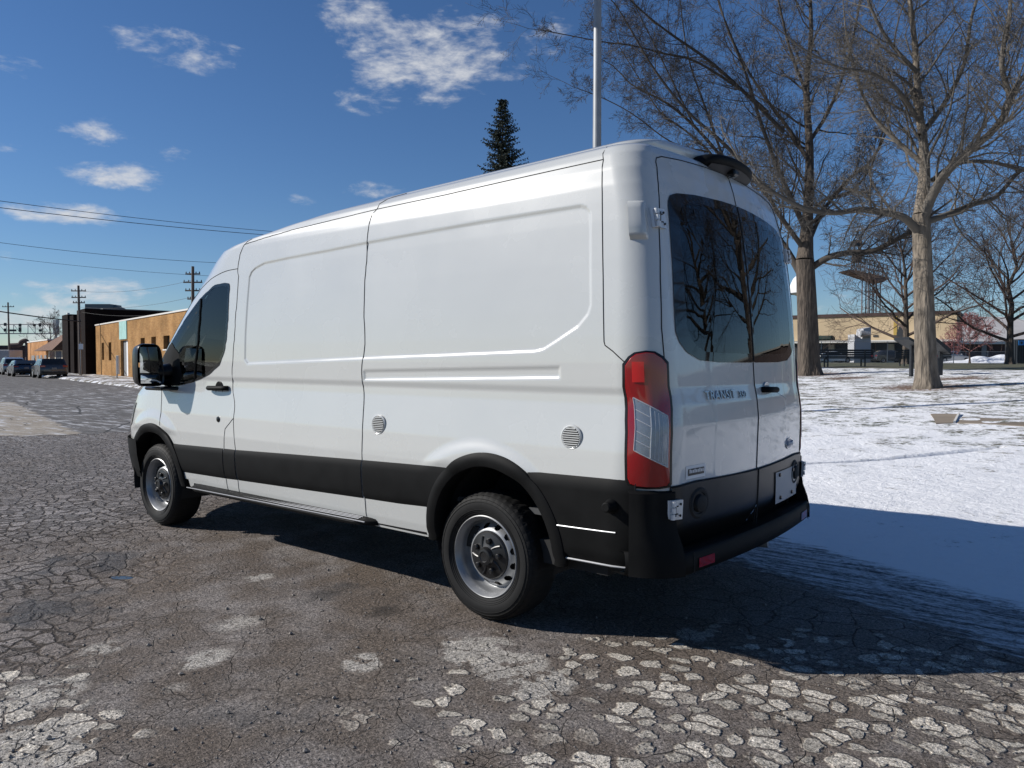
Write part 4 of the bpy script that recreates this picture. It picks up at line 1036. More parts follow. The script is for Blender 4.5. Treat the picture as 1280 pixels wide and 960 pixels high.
# ================================================================= TREES
M['bark']=mat('grey_bark',(.085,.068,.054),.95,noise=(11,.5,(1,1,.22)),bump=(13,1.,.08,(1,1,.16)))
M['bark_pale']=mat('pale_bark',(.165,.138,.108),.95,noise=(10,.5,(1,1,.25)),bump=(12,1.,.08,(1,1,.18)))
M['twig']=mat('twig_bark',(.058,.049,.041),.95)
M['twig_pale']=mat('pale_twig_bark',(.112,.099,.083),.95)
M['twig_brown']=mat('brown_twigs',(.085,.060,.050),.95)
M['twig_red']=mat('reddish_twigs',(.30,.13,.125),.95)
M['needles']=mat('spruce_needles',(.020,.028,.019),.9,noise=(3,.45))
def branch(mb,p,d,L,r,lvl,rs,maxl,up=.10,kids=(7,6,5,4),tw=.16,minr=.003):
    n=7 if lvl==0 else (5 if lvl<3 else 3)
    P=[np.array(p,float)];d=np.array(d,float);d/=np.linalg.norm(d); D=[d.copy()]
    for i in range(n):
        d=d+rs.normal(0,tw,3)+np.array([0,0,up*(1 if lvl<2 else .3)]); d/=np.linalg.norm(d); P.append(P[-1]+d*L/n); D.append(d.copy())
    rr=[max(r*(1-.68*(i/n)),minr) for i in range(n+1)]
    mb.tube(P,rr,8 if r>.05 else (5 if r>.015 else 3),cap=False)
    if lvl<maxl: kidsof(mb,P,D,rr,L,lvl,rs,maxl,up,kids,tw,minr)
def kidsof(mb,P,D,rr,L,lvl,rs,maxl,up,kids,tw,minr,t0=.22):
    k=kids[min(lvl,len(kids)-1)]; n=len(P)-1
    for q in range(k):
        t=t0+(1-t0)*(q+rs.random())/k; x=t*n; i=min(int(x),n-1); f=x-i
        p=P[i]*(1-f)+P[i+1]*f; d0=D[min(i,len(D)-1)]; a=rs.normal(0,1,3); a-=a@d0*d0; a/=np.linalg.norm(a)+1e-9
        ang=rs.uniform(.5,1.05); d=d0*math.cos(ang)+a*math.sin(ang); rb=rr[i]*(1-f)+rr[i+1]*f
        branch(mb,p,d,L*rs.uniform(.40,.70)*(1.08-.35*t),max(min(rb*rs.uniform(.30,.52),.030+L*.004 if lvl==0 else 1),minr),lvl+1,rs,maxl,up,kids,tw,minr)
def dirs(P): 
    P=[np.array(p) for p in P]; D=[]
    for i in range(len(P)):
        d=P[min(i+1,len(P)-1)]-P[max(i-1,0)]; D.append(d/np.linalg.norm(d))
    return D
def flare_trunk(mb,base,top,r0,r1,h,seed,sway=.06,n=26,sides=22):
    rs=np.random.default_rng(seed); g=[]
    ph=rs.random(6)*6
    for i in range(n+1):
        t=i/n; tt=t**1.4; z=h*tt
        r=r0+(r1-r0)*tt; 
        fl=math.exp(-z/.28)
        c=np.array(base)*(1-tt)+np.array(top)*tt; c=c+np.array([sway*math.sin(z*.9+ph[0])*min(1,z),sway*math.sin(z*.7+ph[1])*min(1,z),0])
        row=[]
        for k in range(sides):
            a=2*math.pi*k/sides; q=r*(1+.06*math.sin(3*a+ph[2]+z*.5)+.04*math.sin(7*a+ph[3])+fl*(.42+.22*math.sin(5*a+ph[4])))
            row.append((c[0]+q*math.cos(a),c[1]+q*math.sin(a),c[2] if False else base[2]+(top[2]-base[2])*tt-(.25 if i==0 else 0)))
        g.append(row+[row[0]])
    mb.grid([r[::-1] for r in g])
def px_path(pts,d0,depth): return [at(x,y,d0+dd) for (x,y),dd in zip(pts,depth)]
def bare_tree(label,base,D,trunk_px,r0,r1,limbs,seed,barkm,twigm,group='bare trees on the park lawn',extra=0):
    rs=np.random.default_rng(seed)
    root=empty('bare_tree',base,label=label,category='tree',group=group)
    top=at(*trunk_px[0],D)
    tm=MB(); flare_trunk(tm,base,top,r0,r1,top[2]-base[2],seed,.0)
    # leader continuing the trunk
    P=[top]+[at(x,y,D+dd) for (x,y,dd) in trunk_px[1:]]; P=catmull(P,4); n=len(P); rr=[r1*(1-.30*min(1,i/4))*(1-.80*(i/(n-1))**.9) for i in range(n)]
    tm.tube(P,rr,14,cap=False); tm.build('trunk',barkm,root,local=base,angle=60)
    cm=MB(); DD=dirs(P)
    kidsof(cm,P,DD,rr,4.6,0,rs,4,.07,(28,8,6,3),.15,.0042,t0=.08)
    for (pts,ra,rb,L) in limbs:
        Q=catmull([at(x,y,D+dd) for x,y,dd in pts],4); m=len(Q); ra*=.80; rb*=.72; q=[ra+(rb-ra)*(i/(m-1))**.8 for i in range(m)]
        cm.tube(Q,q,10,cap=False); kidsof(cm,Q,dirs(Q),q,L,0,rs,4,.05,(max(9,int(m*.95)),7,5,3),.15,.0042,t0=.12)
        branch(cm,Q[-1],dirs(Q)[-1],L*.8,rb,1,rs,4,.05,(8,7,5,3),.15,.0042)
    cm.build('crown',twigm,root,local=base,angle=70)
    return root
# nearer pale-barked tree
b2=ground_at(1158,487); D2=float((b2-CO)@cF)
bare_tree('bare tree with a pale trunk, nearer of the two big trees on the snow',b2,D2,[(1152,268),(1156,200,.1),(1148,130,.2),(1144,60,.3),(1136,-20,.2),(1140,-90,0)],.285,.22,[
  ([(1150,285,0),(1165,245,-.3),(1186,212,-.8),(1215,186,-1.2),(1244,160,-1.5),(1262,125,-1.7),(1252,80,-1.8),(1262,20,-1.7)],.19,.07,3.4),
  ([(1262,125,-1.7),(1290,80,-1.9),(1320,50,-2.)],.08,.05,3.0),
  ([(1156,278,0),(1185,268,.5),(1215,256,1.),(1245,246,1.4),(1275,214,1.6),(1300,205,1.8)],.13,.06,3.0),
  ([(1166,225,.2),(1195,205,.8),(1235,202,1.2),(1275,212,1.3),(1310,220,1.4)],.09,.05,2.6),
  ([(1148,290,0),(1130,272,-.3),(1105,266,-.6),(1075,262,-.9),(1045,266,-1.2),(1010,262,-1.4),(975,245,-1.5),(950,228,-1.6)],.15,.055,2.6),
  ([(1154,205,.1),(1125,180,.5),(1095,150,.8),(1075,110,1.),(1062,60,1.2)],.10,.04,3.0),
  ([(1148,150,.1),(1120,110,-.5),(1085,90,-.9),(1050,85,-1.3),(1020,70,-1.6)],.085,.035,2.8),
  ([(1150,170,0),(1180,130,.6),(1205,80,1.),(1215,20,1.3),(1235,-40,1.4)],.11,.04,3.2),
  ([(1146,90,.1),(1110,50,-.3),(1085,0,-.5),(1070,-60,-.6)],.08,.035,3.0),
],21,'bark_pale','twig_pale')
b1=ground_at(1011,470); D1=float((b1-CO)@cF)
bare_tree('bare tree with a dark trunk and low spreading limbs, just behind the white van',b1,D1,[(1006,325),(1010,260,.2),(1012,190,.3),(1008,110,.4),(1014,40,.5),(1010,-50,.5)],.40,.33,[
  ([(1002,345,0),(985,315,.3),(968,290,.6),(950,262,.9),(930,232,1.2),(905,200,1.4),(870,160,1.6),(835,130,1.8),(800,112,2.)],.18,.05,3.2),
  ([(1014,335,0),(1035,322,-.4),(1060,316,-.8),(1090,314,-1.2),(1112,304,-1.5),(1135,292,-1.7)],.17,.11,2.2),
  ([(1012,300,0),(1030,262,.4),(1060,225,.8),(1090,200,1.2),(1110,160,1.5)],.12,.05,3.0),
  ([(1010,270,.2),(1030,250,-.6),(1062,240,-1.1),(1085,215,-1.5),(1100,180,-1.8)],.09,.04,2.8),
  ([(1008,290,0),(990,250,-.6),(970,205,-1.2),(950,150,-1.6),(935,100,-1.9),(915,50,-2.)],.14,.045,3.4),
  ([(1004,310,0),(975,270,-.8),(945,225,-1.4),(905,180,-1.9),(860,140,-2.3),(820,90,-2.6),(790,40,-2.8)],.13,.04,3.3),
  ([(1010,200,.2),(985,160,.8),(955,120,1.3),(925,70,1.7),(900,10,1.9)],.11,.04,3.3),
  ([(1010,180,.2),(1035,140,.7),(1055,90,1.),(1070,30,1.2),(1080,-40,1.3)],.11,.04,3.2),
  ([(1010,120,.4),(990,70,0),(975,10,-.3),(960,-60,-.5)],.09,.035,3.2),
  ([(968,290,.7),(925,240,.9),(887,190,1.2),(855,162,1.5),(825,140,1.7),(800,100,1.9),(775,60,2.)],.08,.022,2.6),
  ([(887,190,1.2),(840,178,1.4),(790,142,1.6),(752,122,1.8),(715,108,1.9)],.045,.018,2.2),
  ([(960,140,-1.),(930,115,-1.3),(870,77,-1.6),(830,67,-1.9),(790,57,-2.1),(752,52,-2.2),(690,40,-2.3)],.075,.02,2.6),
  ([(980,165,-.8),(930,115,-1.1),(885,75,-1.5),(842,45,-1.8),(812,22,-2.),(782,-5,-2.2)],.10,.03,2.8),
  ([(905,200,1.4),(880,130,1.5),(860,70,1.7),(850,0,1.8)],.07,.03,2.8),
  ([(868,158,1.6),(830,80,1.6),(800,20,1.5)],.05,.03,2.6),
],5,'bark','twig')
def small_tree(label,base,H,Rr,seed,barkm,twigm,nl=14,h0=.22,r=.16,group='bare trees beyond the park fence',minr=.010,maxl=3,kids=(7,6,5)):
    rs=np.random.default_rng(seed); root=empty('bare_tree',base,label=label,category='tree',group=group)
    tm=MB(); top=np.array(base)+np.array([0,0,H*h0]); flare_trunk(tm,base,top,r,r*.8,H*h0,seed,0,10,12)
    P=[top+np.array([rs.normal(0,.02)*H*t,rs.normal(0,.02)*H*t,H*(1-h0)*t*.9]) for t in np.linspace(0,1,7)]; rr=[r*.8*(1-.85*t) for t in np.linspace(0,1,7)]
    tm.tube(P,rr,10,cap=False); tm.build('trunk',barkm,root,local=base)
    cm=MB()
    for k in range(nl):
        t=(k+rs.random()*.6)/nl; a=k*2.4+rs.random(); i=t*5.5; p=P[int(i)]*(1-(i%1))+P[int(i)+1]*(i%1)
        el=.35+.75*t; L=Rr*(1.15-.5*t)
        branch(cm,p,(math.cos(a)*math.cos(el),math.sin(a)*math.cos(el),math.sin(el)),L,r*.42*(1-.6*t),0,rs,maxl,.05,kids,.13,minr)
    cm.build('crown',twigm,root,local=base); return root
def based(px,py,d): p=at(px,py,d); return np.array([p[0],p[1],float(terrain(p[0],p[1]))])
small_tree('bare rounded tree far behind the pale-barked trunk, over the park benches',based(1132,452,62),11.5,6.0,31,'bark','twig_brown',20,.16,.30)
small_tree('bare brownish tree with a low fan of branches beside the dark bin shed',based(1262,452,62),12.,6.6,32,'bark','twig_brown',22,.15,.32)
small_tree('small tree with pinkish red twigs in front of the pale bank',based(1212,452,85),4.6,2.6,33,'twig_brown','twig_red',12,.2,.10,minr=.015)
small_tree('thin bare tree far off above the brown shingled shopfront',np.array([*at(64,455,112)[:2],0.]),7.6,2.8,34,'bark','twig_brown',8,.3,.16,'far street trees',minr=.010)
# trees of the same park strip further along (they show in the dark rear windows)
for k,(x,y,sd) in enumerate(((-8.2,-17.5,35),(-13.5,-31.,36),(-19.,-26.,37))):
    small_tree(('tall bare tree nearest beyond the right edge, mirrored in the dark rear windows','bare tree farthest back beyond the right edge of the view','bare tree furthest right beyond the edge of the view')[k],np.array([x,y,float(terrain(x,y))]),15.,6.2,sd,'bark','twig',18,.22,.38,'bare trees on the park lawn',.008)
# spruce behind the van
bs=based(628,440,36); 
def spruce(base,H,seed,label):
    rs=np.random.default_rng(seed); root=empty('spruce_tree',base,label=label,category='tree')
    MB().tube([base,base+np.array([0,0,H*.97])],[.22,.02],10).build('trunk','bark',root,local=base)
    cm=MB(); z=H*.12
    while z<H*.99:
        t=(z/H); Lm=3.3*(1-t)**.85+.10
        for k in range(int(9+8*(1-t))):
            a=rs.random()*6.283; L=Lm*rs.uniform(.42,1.25); dz=-.10-.25*(1-t); n=max(4,int(L/.09))
            d=np.array([math.cos(a),math.sin(a),dz+rs.normal(0,.08)]); s=np.array([-math.sin(a),math.cos(a),0]); o=base+np.array([0,0,z])
            pts=[o+d*L*u+np.array([0,0,.32*L*u*u]) for u in np.linspace(0,1,n)]
            cm.tube(pts,[.02*(1-u*.8) for u in np.linspace(0,1,n)],3,False)
            for q in range(1,n):
                u=q/(n-1)
                for w in range(5):
                    ln=(.26*(1-.6*u)+.06)*rs.uniform(.6,1.3)*(.45+.55*(1-t)+.1); dd=d*rs.uniform(.1,.8)+s*rs.choice([-1,1])*rs.uniform(.3,1)+np.array([0,0,rs.uniform(-.55,.45)]); dd/=np.linalg.norm(dd)
                    e=pts[q]+dd*ln; m_=(pts[q]+e)/2; sd=np.cross(dd,rs.normal(0,1,3)); sd/=np.linalg.norm(sd)+1e-9; wdt=.022+.03*ln
                    cm.add([pts[q],m_+sd*wdt,e,m_-sd*wdt],[(0,1,2,3)])
        z+=.19*(.6+.6*(1-t))
    cm.build('crown','needles',root,local=base,smooth=False)
topz=at(627,126,36)[2]
spruce(bs,topz-bs[2],3,'dark spruce with its tip showing above the roof of the white van')

# ================================================================= POLES, WIRES
M['galv']=mat('galvanised_steel',(.26,.27,.28),.5,metal=.35,noise=(3,.10))
M['wood']=mat('weathered_wood_pole',(.12,.10,.085),.9,noise=(4,.3,(1,1,.2)))
M['dark_metal']=mat('dark_metal',(.03,.032,.035),.5)
M['cable']=mat('black_cable',(.02,.02,.022),.7)
pb=based(745,440,17); pr=float((at(750.5,100,17)-at(739.5,100,17))@cR)/2
rt=empty('lamp_post',pb,label='tall round grey steel lamp post rising behind the roof of the van',category='lamp post')
MB().tube([pb,pb+np.array([0,0,10.])],[pr*1.15,pr*.85],20).build('pole','galv',rt,local=pb)
MB().lathe([(.20,0),(.20,.06),(.13,.08),(.12,.25)],20,'Z',tuple(pb)).build('base_plate','galv',rt,local=pb)
MB().tube(catmull([pb+np.array([0,0,9.8]),pb+np.array([.6,.5,10.3]),pb+np.array([1.5,1.25,10.35])],5),.045,10).build('arm','galv',rt,local=pb)
MB().box(pb+np.array([1.8,1.5,10.33]),(.75,.30,.12),rz=.69,bev=.04).build('luminaire','galv',rt,local=pb)
def util_pole(px,pyb,pyt,d,label,arms,tilt=0):
    b=at(px,pyb,d); b=np.array([b[0],b[1],0.]); t=at(px+tilt,pyt,d); h=t[2]
    t=np.array([t[0],t[1],h]); rt=empty('utility_pole',b,label=label,category='utility pole',group='wooden utility poles with crossarms')
    MB().tube([b,t],[.13,.09],12).build('pole','wood',rt,local=b)
    ax=cR*1.0; ax[2]=0; ax/=np.linalg.norm(ax)
    for (dz,w) in arms:
        c=np.array([b[0]+(t[0]-b[0])*(h-dz)/h,b[1]+(t[1]-b[1])*(h-dz)/h,h-dz]); cr=MB().tube([c-ax*w,c+ax*w],.05,6).build('crossarm','wood',rt,local=b)
        for s_ in (-.92,-.45,.45,.92): MB().lathe([(.03,0),(.035,.06),(.02,.10),(0,.12)],6,'Z',tuple(c+ax*w*s_+np.array([0,0,.05]))).build('insulator','dark_metal',rt,local=b)
    return b,t,ax
P1=util_pole(101,470,357,64,'tall wooden utility pole with three crossarms in front of the dark brown building',[(.45,.62),(1.,.6),(1.45,.5)],-3.0)
P2=util_pole(241,470,333,50,'wooden utility pole with several crossarms behind the yellow brick building',[(.5,.48),(1.05,.62),(1.6,.5),(2.15,.35),(3.0,.32)])
P3=util_pole(12,455,378,96,'thin utility pole with one crossarm at the far left behind the signal gantry',[(.55,.75)],-2)
def wire(a,b,sag,r,label,n=26):
    P=[np.array(a)*(1-t)+np.array(b)*t-np.array([0,0,sag*4*t*(1-t)]) for t in np.linspace(0,1,n)]
    o=MB().tube(P,r,5).build('overhead_wire','cable'); o['label']=label; o['category']='wire'; o['group']='overhead wires on the left'; return o
wire(at(-60,243,24),at(520,300,40),.25,.010,'upper of the two close overhead wires running to the van roofline')
wire(at(-60,252,24),at(520,303,40),.25,.012,'lower of the two close overhead wires running to the van roofline')
wire(at(-60,295,40),at(345,331,50),.3,.012,'single overhead wire crossing the sky below the two close ones')
wire(at(-60,313,45),at(345,348,50),.3,.010,'thin wire passing the crossarm pole by the van windscreen')
wire(at(-70,378,50),at(101,402,64),.1,.045,'thick dark cable low over the parked cars, meeting the tall pole')
for k,(y0,y1) in enumerate(((372,350),(392,371),(398,388))): wire(at(101,y0-8,64),at(241,y1,50),.35,.010,('upper','middle','lowest')[k]+' faint wire between the two crossarm poles over the buildings')
# ================================================================= BUILDINGS ON THE LEFT
def brick(name,c1,c2,mortar,scale=1.):
    m=bpy.data.materials.new(name); m.use_nodes=True; nt=m.node_tree; b=nt.nodes['Principled BSDF']; N=nt.nodes.new; L=nt.links.new
    tc=N('ShaderNodeTexCoord'); sp=N('ShaderNodeSeparateXYZ'); L(tc.outputs['Object'],sp.inputs[0]); ad=N('ShaderNodeMath'); ad.operation='ADD'; L(sp.outputs[0],ad.inputs[0]); L(sp.outputs[1],ad.inputs[1])
    cb=N('ShaderNodeCombineXYZ'); L(ad.outputs[0],cb.inputs[0]); L(sp.outputs[2],cb.inputs[1])
    t=N('ShaderNodeTexBrick'); t.inputs['Scale'].default_value=1/scale; t.inputs['Brick Width'].default_value=.22; t.inputs['Row Height'].default_value=.075; t.inputs['Mortar Size'].default_value=.006
    t.inputs['Color1'].default_value=(*c1,1); t.inputs['Color2'].default_value=(*c2,1); t.inputs['Mortar'].default_value=(*mortar,1); L(cb.outputs[0],t.inputs['Vector'])
    n=N('ShaderNodeTexNoise'); n.inputs['Scale'].default_value=.8; n.inputs['Detail'].default_value=7; L(tc.outputs['Object'],n.inputs['Vector']); r=N('ShaderNodeMapRange'); r.inputs[1].default_value=.3; r.inputs[2].default_value=.7; r.inputs[3].default_value=.72; r.inputs[4].default_value=1.2; L(n.outputs['Fac'],r.inputs[0])
    v=N('ShaderNodeVectorMath'); v.operation='SCALE'; L(t.outputs['Color'],v.inputs[0]); L(r.outputs[0],v.inputs['Scale']); L(v.outputs[0],b.inputs['Base Color']); b.inputs['Roughness'].default_value=.95; b.inputs['Specular IOR Level'].default_value=.08
    M[name]=m
brick('buff_brick',(.385,.215,.085),(.30,.155,.058),(.29,.21,.125)); brick('dark_brick',(.014,.009,.008),(.011,.0075,.007),(.013,.010,.0095)); brick('orange_brick',(.50,.25,.10),(.42,.20,.08),(.38,.28,.2))
M['coping']=mat('pale_coping',(.62,.60,.56),.7); M['win_dark']=mat('dark_window',(.02,.024,.028),.08); M['frame_grey']=mat('grey_frames',(.20,.20,.20),.6)
M['teal']=mat('faded_teal_panel',(.30,.50,.46),.7,noise=(3,.15)); M['teal_dark']=mat('dark_teal_mark',(.14,.32,.31),.7); M['white_door']=mat('white_panel',(.72,.73,.74),.55); M['shingle']=mat('brown_shingles',(.155,.088,.060),.95,noise=(5,.25),bump=(30,.8,.03,(1,1,4)))
M['cream']=mat('cream_wall',(.55,.48,.38),.8); M['rust']=mat('rusty_steel',(.060,.036,.032),.85,noise=(1,.3)); M['hvac']=mat('weathered_sheet_metal',(.12,.14,.14),.6); M['concrete']=mat('concrete',(.38,.36,.32),.9,noise=(1.2,.15))
def B3(o,s,n,z): p=K0+eS*s+nS*n; return (p[0],p[1],z)
def sbox(mb,s0,s1,n0,n1,z0,z1,bev=0): 
    c=K0+eS*(s0+s1)/2+nS*(n0+n1)/2; return mb.box((c[0],c[1],(z0+z1)/2),(abs(s1-s0),abs(n1-n0),z1-z0),rz=ST_A,bev=bev)
# street-frame coordinate of the facade lines
def s_of(px,n):           # s where the sight line of column px meets the line at offset n
    d=ray(px,450)[:2]; p=K0+nS*n; A=np.array([d,-eS]).T; t,s=np.linalg.solve(A,p-CO[:2]); return float(s),float(t)
def n_of(x,y): return float((np.array([x,y])-K0)@nS)
nY=n_of(66.966,-23.855); nD=n_of(67.62,-23.264)
def H_at(py,t): return CO[2]+(450-py)/CF*t
sY0=s_of(120,nY)[0]; 
yb=empty('brick_building',B3(0,sY0,nY,0),label='low yellow brick building with a teal panel over its white door',category='building')
yloc=B3(0,sY0,nY,0)
sE=s_of(330,nY)[0]; dpt=18
mb=MB(); 
# front wall with real openings: slits, door, windows
ops=[]
for a,b_,y0,y1,kind in ((127.5,130.2,429,450.5,'slit'),(136,139.4,428.5,451,'slit'),(151,160,426,471,'door'),(176,181.3,423,432,'win'),(189.4,195.2,421.5,438,'win'),(204.6,212.4,420,437,'win'),(223,233,418,437,'win'),(246,258,416,437,'win')):
    s0,t0=s_of(a,nY);s1,t1=s_of(b_,nY); tm=(t0+t1)/2; ops.append((max(s0,s1),min(s0,s1),max(0,H_at(y1,tm)),H_at(y0,tm),kind))
hY=4.35
def wall_ops(mb,sa,sb,n,th,h,ops):       # sa>sb along the street
    cur=sa
    for (s0,s1,z0,z1,k) in sorted(ops,key=lambda o:-o[0]):
        sbox(mb,s0,cur,n-th,n,0,h)
        if z0>.02: sbox(mb,s1,s0,n-th,n,0,z0)
        sbox(mb,s1,s0,n-th,n,z1,h); cur=s1
    sbox(mb,sb,cur,n-th,n,0,h)
wall_ops(mb,sY0,sE,nY,.35,hY,ops); sbox(mb,sE,sY0,nY-dpt,nY-.36,0,hY-.05)
mb.build('wall','buff_brick',yb,smooth=False,local=yloc)
sbox(MB(),sE-.05,sY0+.08,nY-.45,nY+.06,hY,hY+.10).build('coping','coping',yb,smooth=False,local=yloc)
for (s0,s1,z0,z1,k) in ops:
    w=sbox(MB(),s1+.02,s0-.02,nY-.30,nY-.26,z0,z1)
    if k=='door':
        sm_=s1+(s0-s1)*.5
        sbox(MB(),s1+.03,sm_,nY-.22,nY-.16,z0+.02,z1-.02).build('door','white_door',yb,smooth=False,local=yloc)
        sbox(MB(),sm_,s0-.03,nY-.25,nY-.20,z0+.02,z1-.02).build('door_panel','frame_grey',yb,smooth=False,local=yloc)
    elif k=='slit':
        o=w.build('window','win_dark',yb,smooth=False,local=yloc)
        mb=MB()
        for q in range(9): sbox(mb,s1-.06,s0+.06,nY-.20,nY+.02,z0+(z1-z0)*(q+.2)/9,z0+(z1-z0)*(q+.55)/9)
        mb.build('grille','frame_grey',o,smooth=False)
        o.location=(0,0,0)
    else:
        o=w.build('window','win_dark',yb,smooth=False,local=yloc)
        mb=MB(); sbox(mb,s1+.02,s0-.02,nY-.255,nY-.22,(z0+z1)/2-.03,(z0+z1)/2+.03); sbox(mb,(s0+s1)/2-.03,(s0+s1)/2+.03,nY-.255,nY-.22,z0,z1); mb.build('frame','frame_grey',o,smooth=False)
        sbox(MB(),s1-.05,s0+.05,nY-.05,nY+.05,z0-.08,z0).build('sill','coping',yb,smooth=False,local=yloc)
s0,t0=s_of(150.5,nY);s1,_=s_of(159.5,nY)
pan=sbox(MB(),s1,s0,nY+.005,nY+.06,H_at(425,t0),H_at(403,t0)).build('teal_panel','teal',yb,smooth=False,local=yloc)
mb=MB(); sm_=(s0+s1)/2; zc=H_at(414,t0); sbox(mb,sm_-.14,sm_+.14,nY+.061,nY+.066,zc-.55,zc+.5); sbox(mb,sm_-.34,sm_+.34,nY+.0611,nY+.0655,zc+.62,zc+.78); mb.build('panel_mark','teal_dark',pan,smooth=False)
# brown-black building
sD1=s_of(107,nD)[0]; sD0=s_of(78.3,nD)[0]; hD=5.85; dloc=B3(0,sD1,nD,0)
db=empty('dark_building',dloc,label='tall dark brown building with a white glazed strip, left of the yellow brick one',category='building')
a0=s_of(97,nD)[0];a1=s_of(91,nD)[0];c0=s_of(85.5,nD)[0];c1=s_of(86.6,nD)[0]
mb=MB(); sbox(mb,sD1,a0,nD-1.5,nD,0,hD); sbox(mb,a1,c1,nD-1.5,nD-.1,0,hD-.3); sbox(mb,c0,sD0,nD-1.5,nD,0,hD-.1); sbox(mb,sD1+.01,sD0,nD-30,nD-1.5,0,hD-.02); sbox(mb,c1,c0,nD-1.5,nD-.5,0,hD-.4); sbox(mb,a0,a1,nD-1.5,nD-.7,0,hD-.15)
mb.build('wall','dark_brick',db,smooth=False,local=dloc)
sbox(MB(),sD1-.02,sD0,nD-30,nD-1.4,hD-.01,hD+.08).build('roof','hvac',db,smooth=False,local=dloc)
zz=[.1,1.3,2.3,3.6,4.7,hD-.4]
for k,(m_,z0,z1) in enumerate((('white_door',0.1,.6),('win_dark',.6,2.1),('white_door',2.1,3.0),('win_dark',3.0,4.3),('white_door',4.3,5.3))): sbox(MB(),a0+.05,a1-.05,nD-.68,nD-.6,z0,z1).build('window' if m_=='win_dark' else 'spandrel_panel',m_,db,smooth=False,local=dloc)
sbox(MB(),c0-.1,c1,nD-.1,nD+.1,hD-.15,hD).build('canopy','coping',db,smooth=False,local=dloc)
# rooftop unit
q=at(135,388,76); ax=eS; 
ru=MB(); w_=76/CF
u0=at(113,383,76);u1=at(156,383,76); c=(u0+u1)/2; h0=at(130,388.5,76)[2]; h1=at(130,381,76)[2]; L_=float(np.linalg.norm(u1-u0)); dn=math.atan2((u1-u0)[1],(u1-u0)[0])
ro=empty('rooftop_unit',(c[0],c[1],hD),label='long grey sheet metal unit on the roof of the dark brown building',category='rooftop unit')
MB().box((c[0]-.06*L_*math.cos(dn)*2,c[1]-.12*L_*math.sin(dn),(hD+.06+h1)/2),(L_*.72,2.2,h1-hD-.06),rz=dn).build('casing','hvac',ro,smooth=False,local=(c[0],c[1],hD))
MB().tube([u1-np.array([0,0,0])-(u1-u0)*.28+np.array([0,0,h1-u1[2]-.30]),u1+np.array([0,0,h1-u1[2]-.55])],[.34,.18],12).build('duct','hvac',ro,local=(c[0],c[1],hD))
# mansard shopfront
nM=nD-.2
sM1=s_of(77.9,nM)[0]; sM0=s_of(60.5,nM)[0]; sMx=s_of(53.5,nM)[0]; tM=s_of(66,nM)[1]; mloc=B3(0,sM1,nM,0)
mbld=empty('shop_building',mloc,label='cream shopfront with a steep brown shingled roof, left of the dark brown building',category='building')
hE=H_at(439,tM);hR=H_at(419,tM)
mb=MB(); sbox(mb,sM1,sM0,nM-10,nM,0,hE); mb.build('wall','cream',mbld,smooth=False,local=mloc)
mb=MB(); mb.add([B3(0,sM1-.1,nM+.9,hE),B3(0,sMx,nM+.9,hE),B3(0,sM1-.1,nM-1.2,hR+.55),B3(0,sM0,nM-1.2,hR),B3(0,sM1-.1,nM-10,hR+.55),B3(0,sM0,nM-10,hR),B3(0,sM1-.1,nM-10,hE),B3(0,sMx,nM-10,hE)],[(0,1,3,2),(2,3,5,4),(1,7,5,3),(0,2,4,6),(0,6,7,1)]); mb.build('roof','shingle',mbld,smooth=False,local=mloc)
for a,b_ in ((62.5,68.5),(70,77)):
    s0=s_of(a,nM)[0];s1=s_of(b_,nM)[0]; sbox(MB(),s1,s0,nM-.02,nM+.03,H_at(462,tM) if a<65 else H_at(449,tM),H_at(440,tM)).build('window','win_dark',mbld,smooth=False,local=mloc)
# orange brick building
nO=nM-.3; sO1=s_of(60,nO)[0]; sO0=s_of(35,nO)[0]; tO=s_of(45,nO)[1]; oloc=B3(0,sO1,nO,0); hO=H_at(428,tO)
ob_=empty('brick_building',oloc,label='orange brick building with small windows beyond the brown shingled shopfront',category='building')
sbox(MB(),sO1,sO0,nO-14,nO,0,hO).build('wall','orange_brick',ob_,smooth=False,local=oloc)
for a,b_ in ((40,44),(46,49),(51,53),(56,58.5)):
    s0=s_of(a,nO)[0];s1=s_of(b_,nO)[0]; sbox(MB(),s1,s0,nO,nO+.05,H_at(456,tO),H_at(445,tO)).build('window','frame_grey',ob_,smooth=False,local=oloc)
sbox(MB(),sO1-.1,sO0+.1,nO-14,nO+.06,hO,hO+.15).build('coping','coping',ob_,smooth=False,local=oloc)
# rusty overpass and pipe closing the street
d_=150; a=at(-120,466,d_);b=at(36,466,d_); a[2]=b[2]=0
br=empty('rail_overpass',tuple((a+b)/2),label='dark rusty railway overpass closing the far end of the street behind the white trailer',category='overpass'); ll=tuple((a+b)/2)
def wallseg(a,b,z0,z1,th): c=(a+b)/2; return MB().box((c[0],c[1],(z0+z1)/2),(float(np.linalg.norm((b-a)[:2])),th,z1-z0),rz=math.atan2((b-a)[1],(b-a)[0]))
zt_=at(10,433.5,d_)[2]; zb_=at(10,440,d_)[2]
wallseg(a,b,zb_,zt_,2.).build('girder','rust',br,smooth=False,local=ll); wallseg(a,b,0,zb_,1.2).build('abutment','rust',br,smooth=False,local=ll); wallseg(a,b,zt_,zt_+.25,2.2).build('deck_edge','dark_metal',br,smooth=False,local=ll)
pp=[at(x,y,d_-3) for x,y in ((12,432),(24,431),(27,427.5),(31,426),(34,428),(34.8,433),(34.8,462))]
o=MB().tube(catmull(pp,5),.45,12).build('steam_pipe','rust'); o['label']='curved dark pipe hooking over the end of the rusty overpass'; o['category']='pipe'
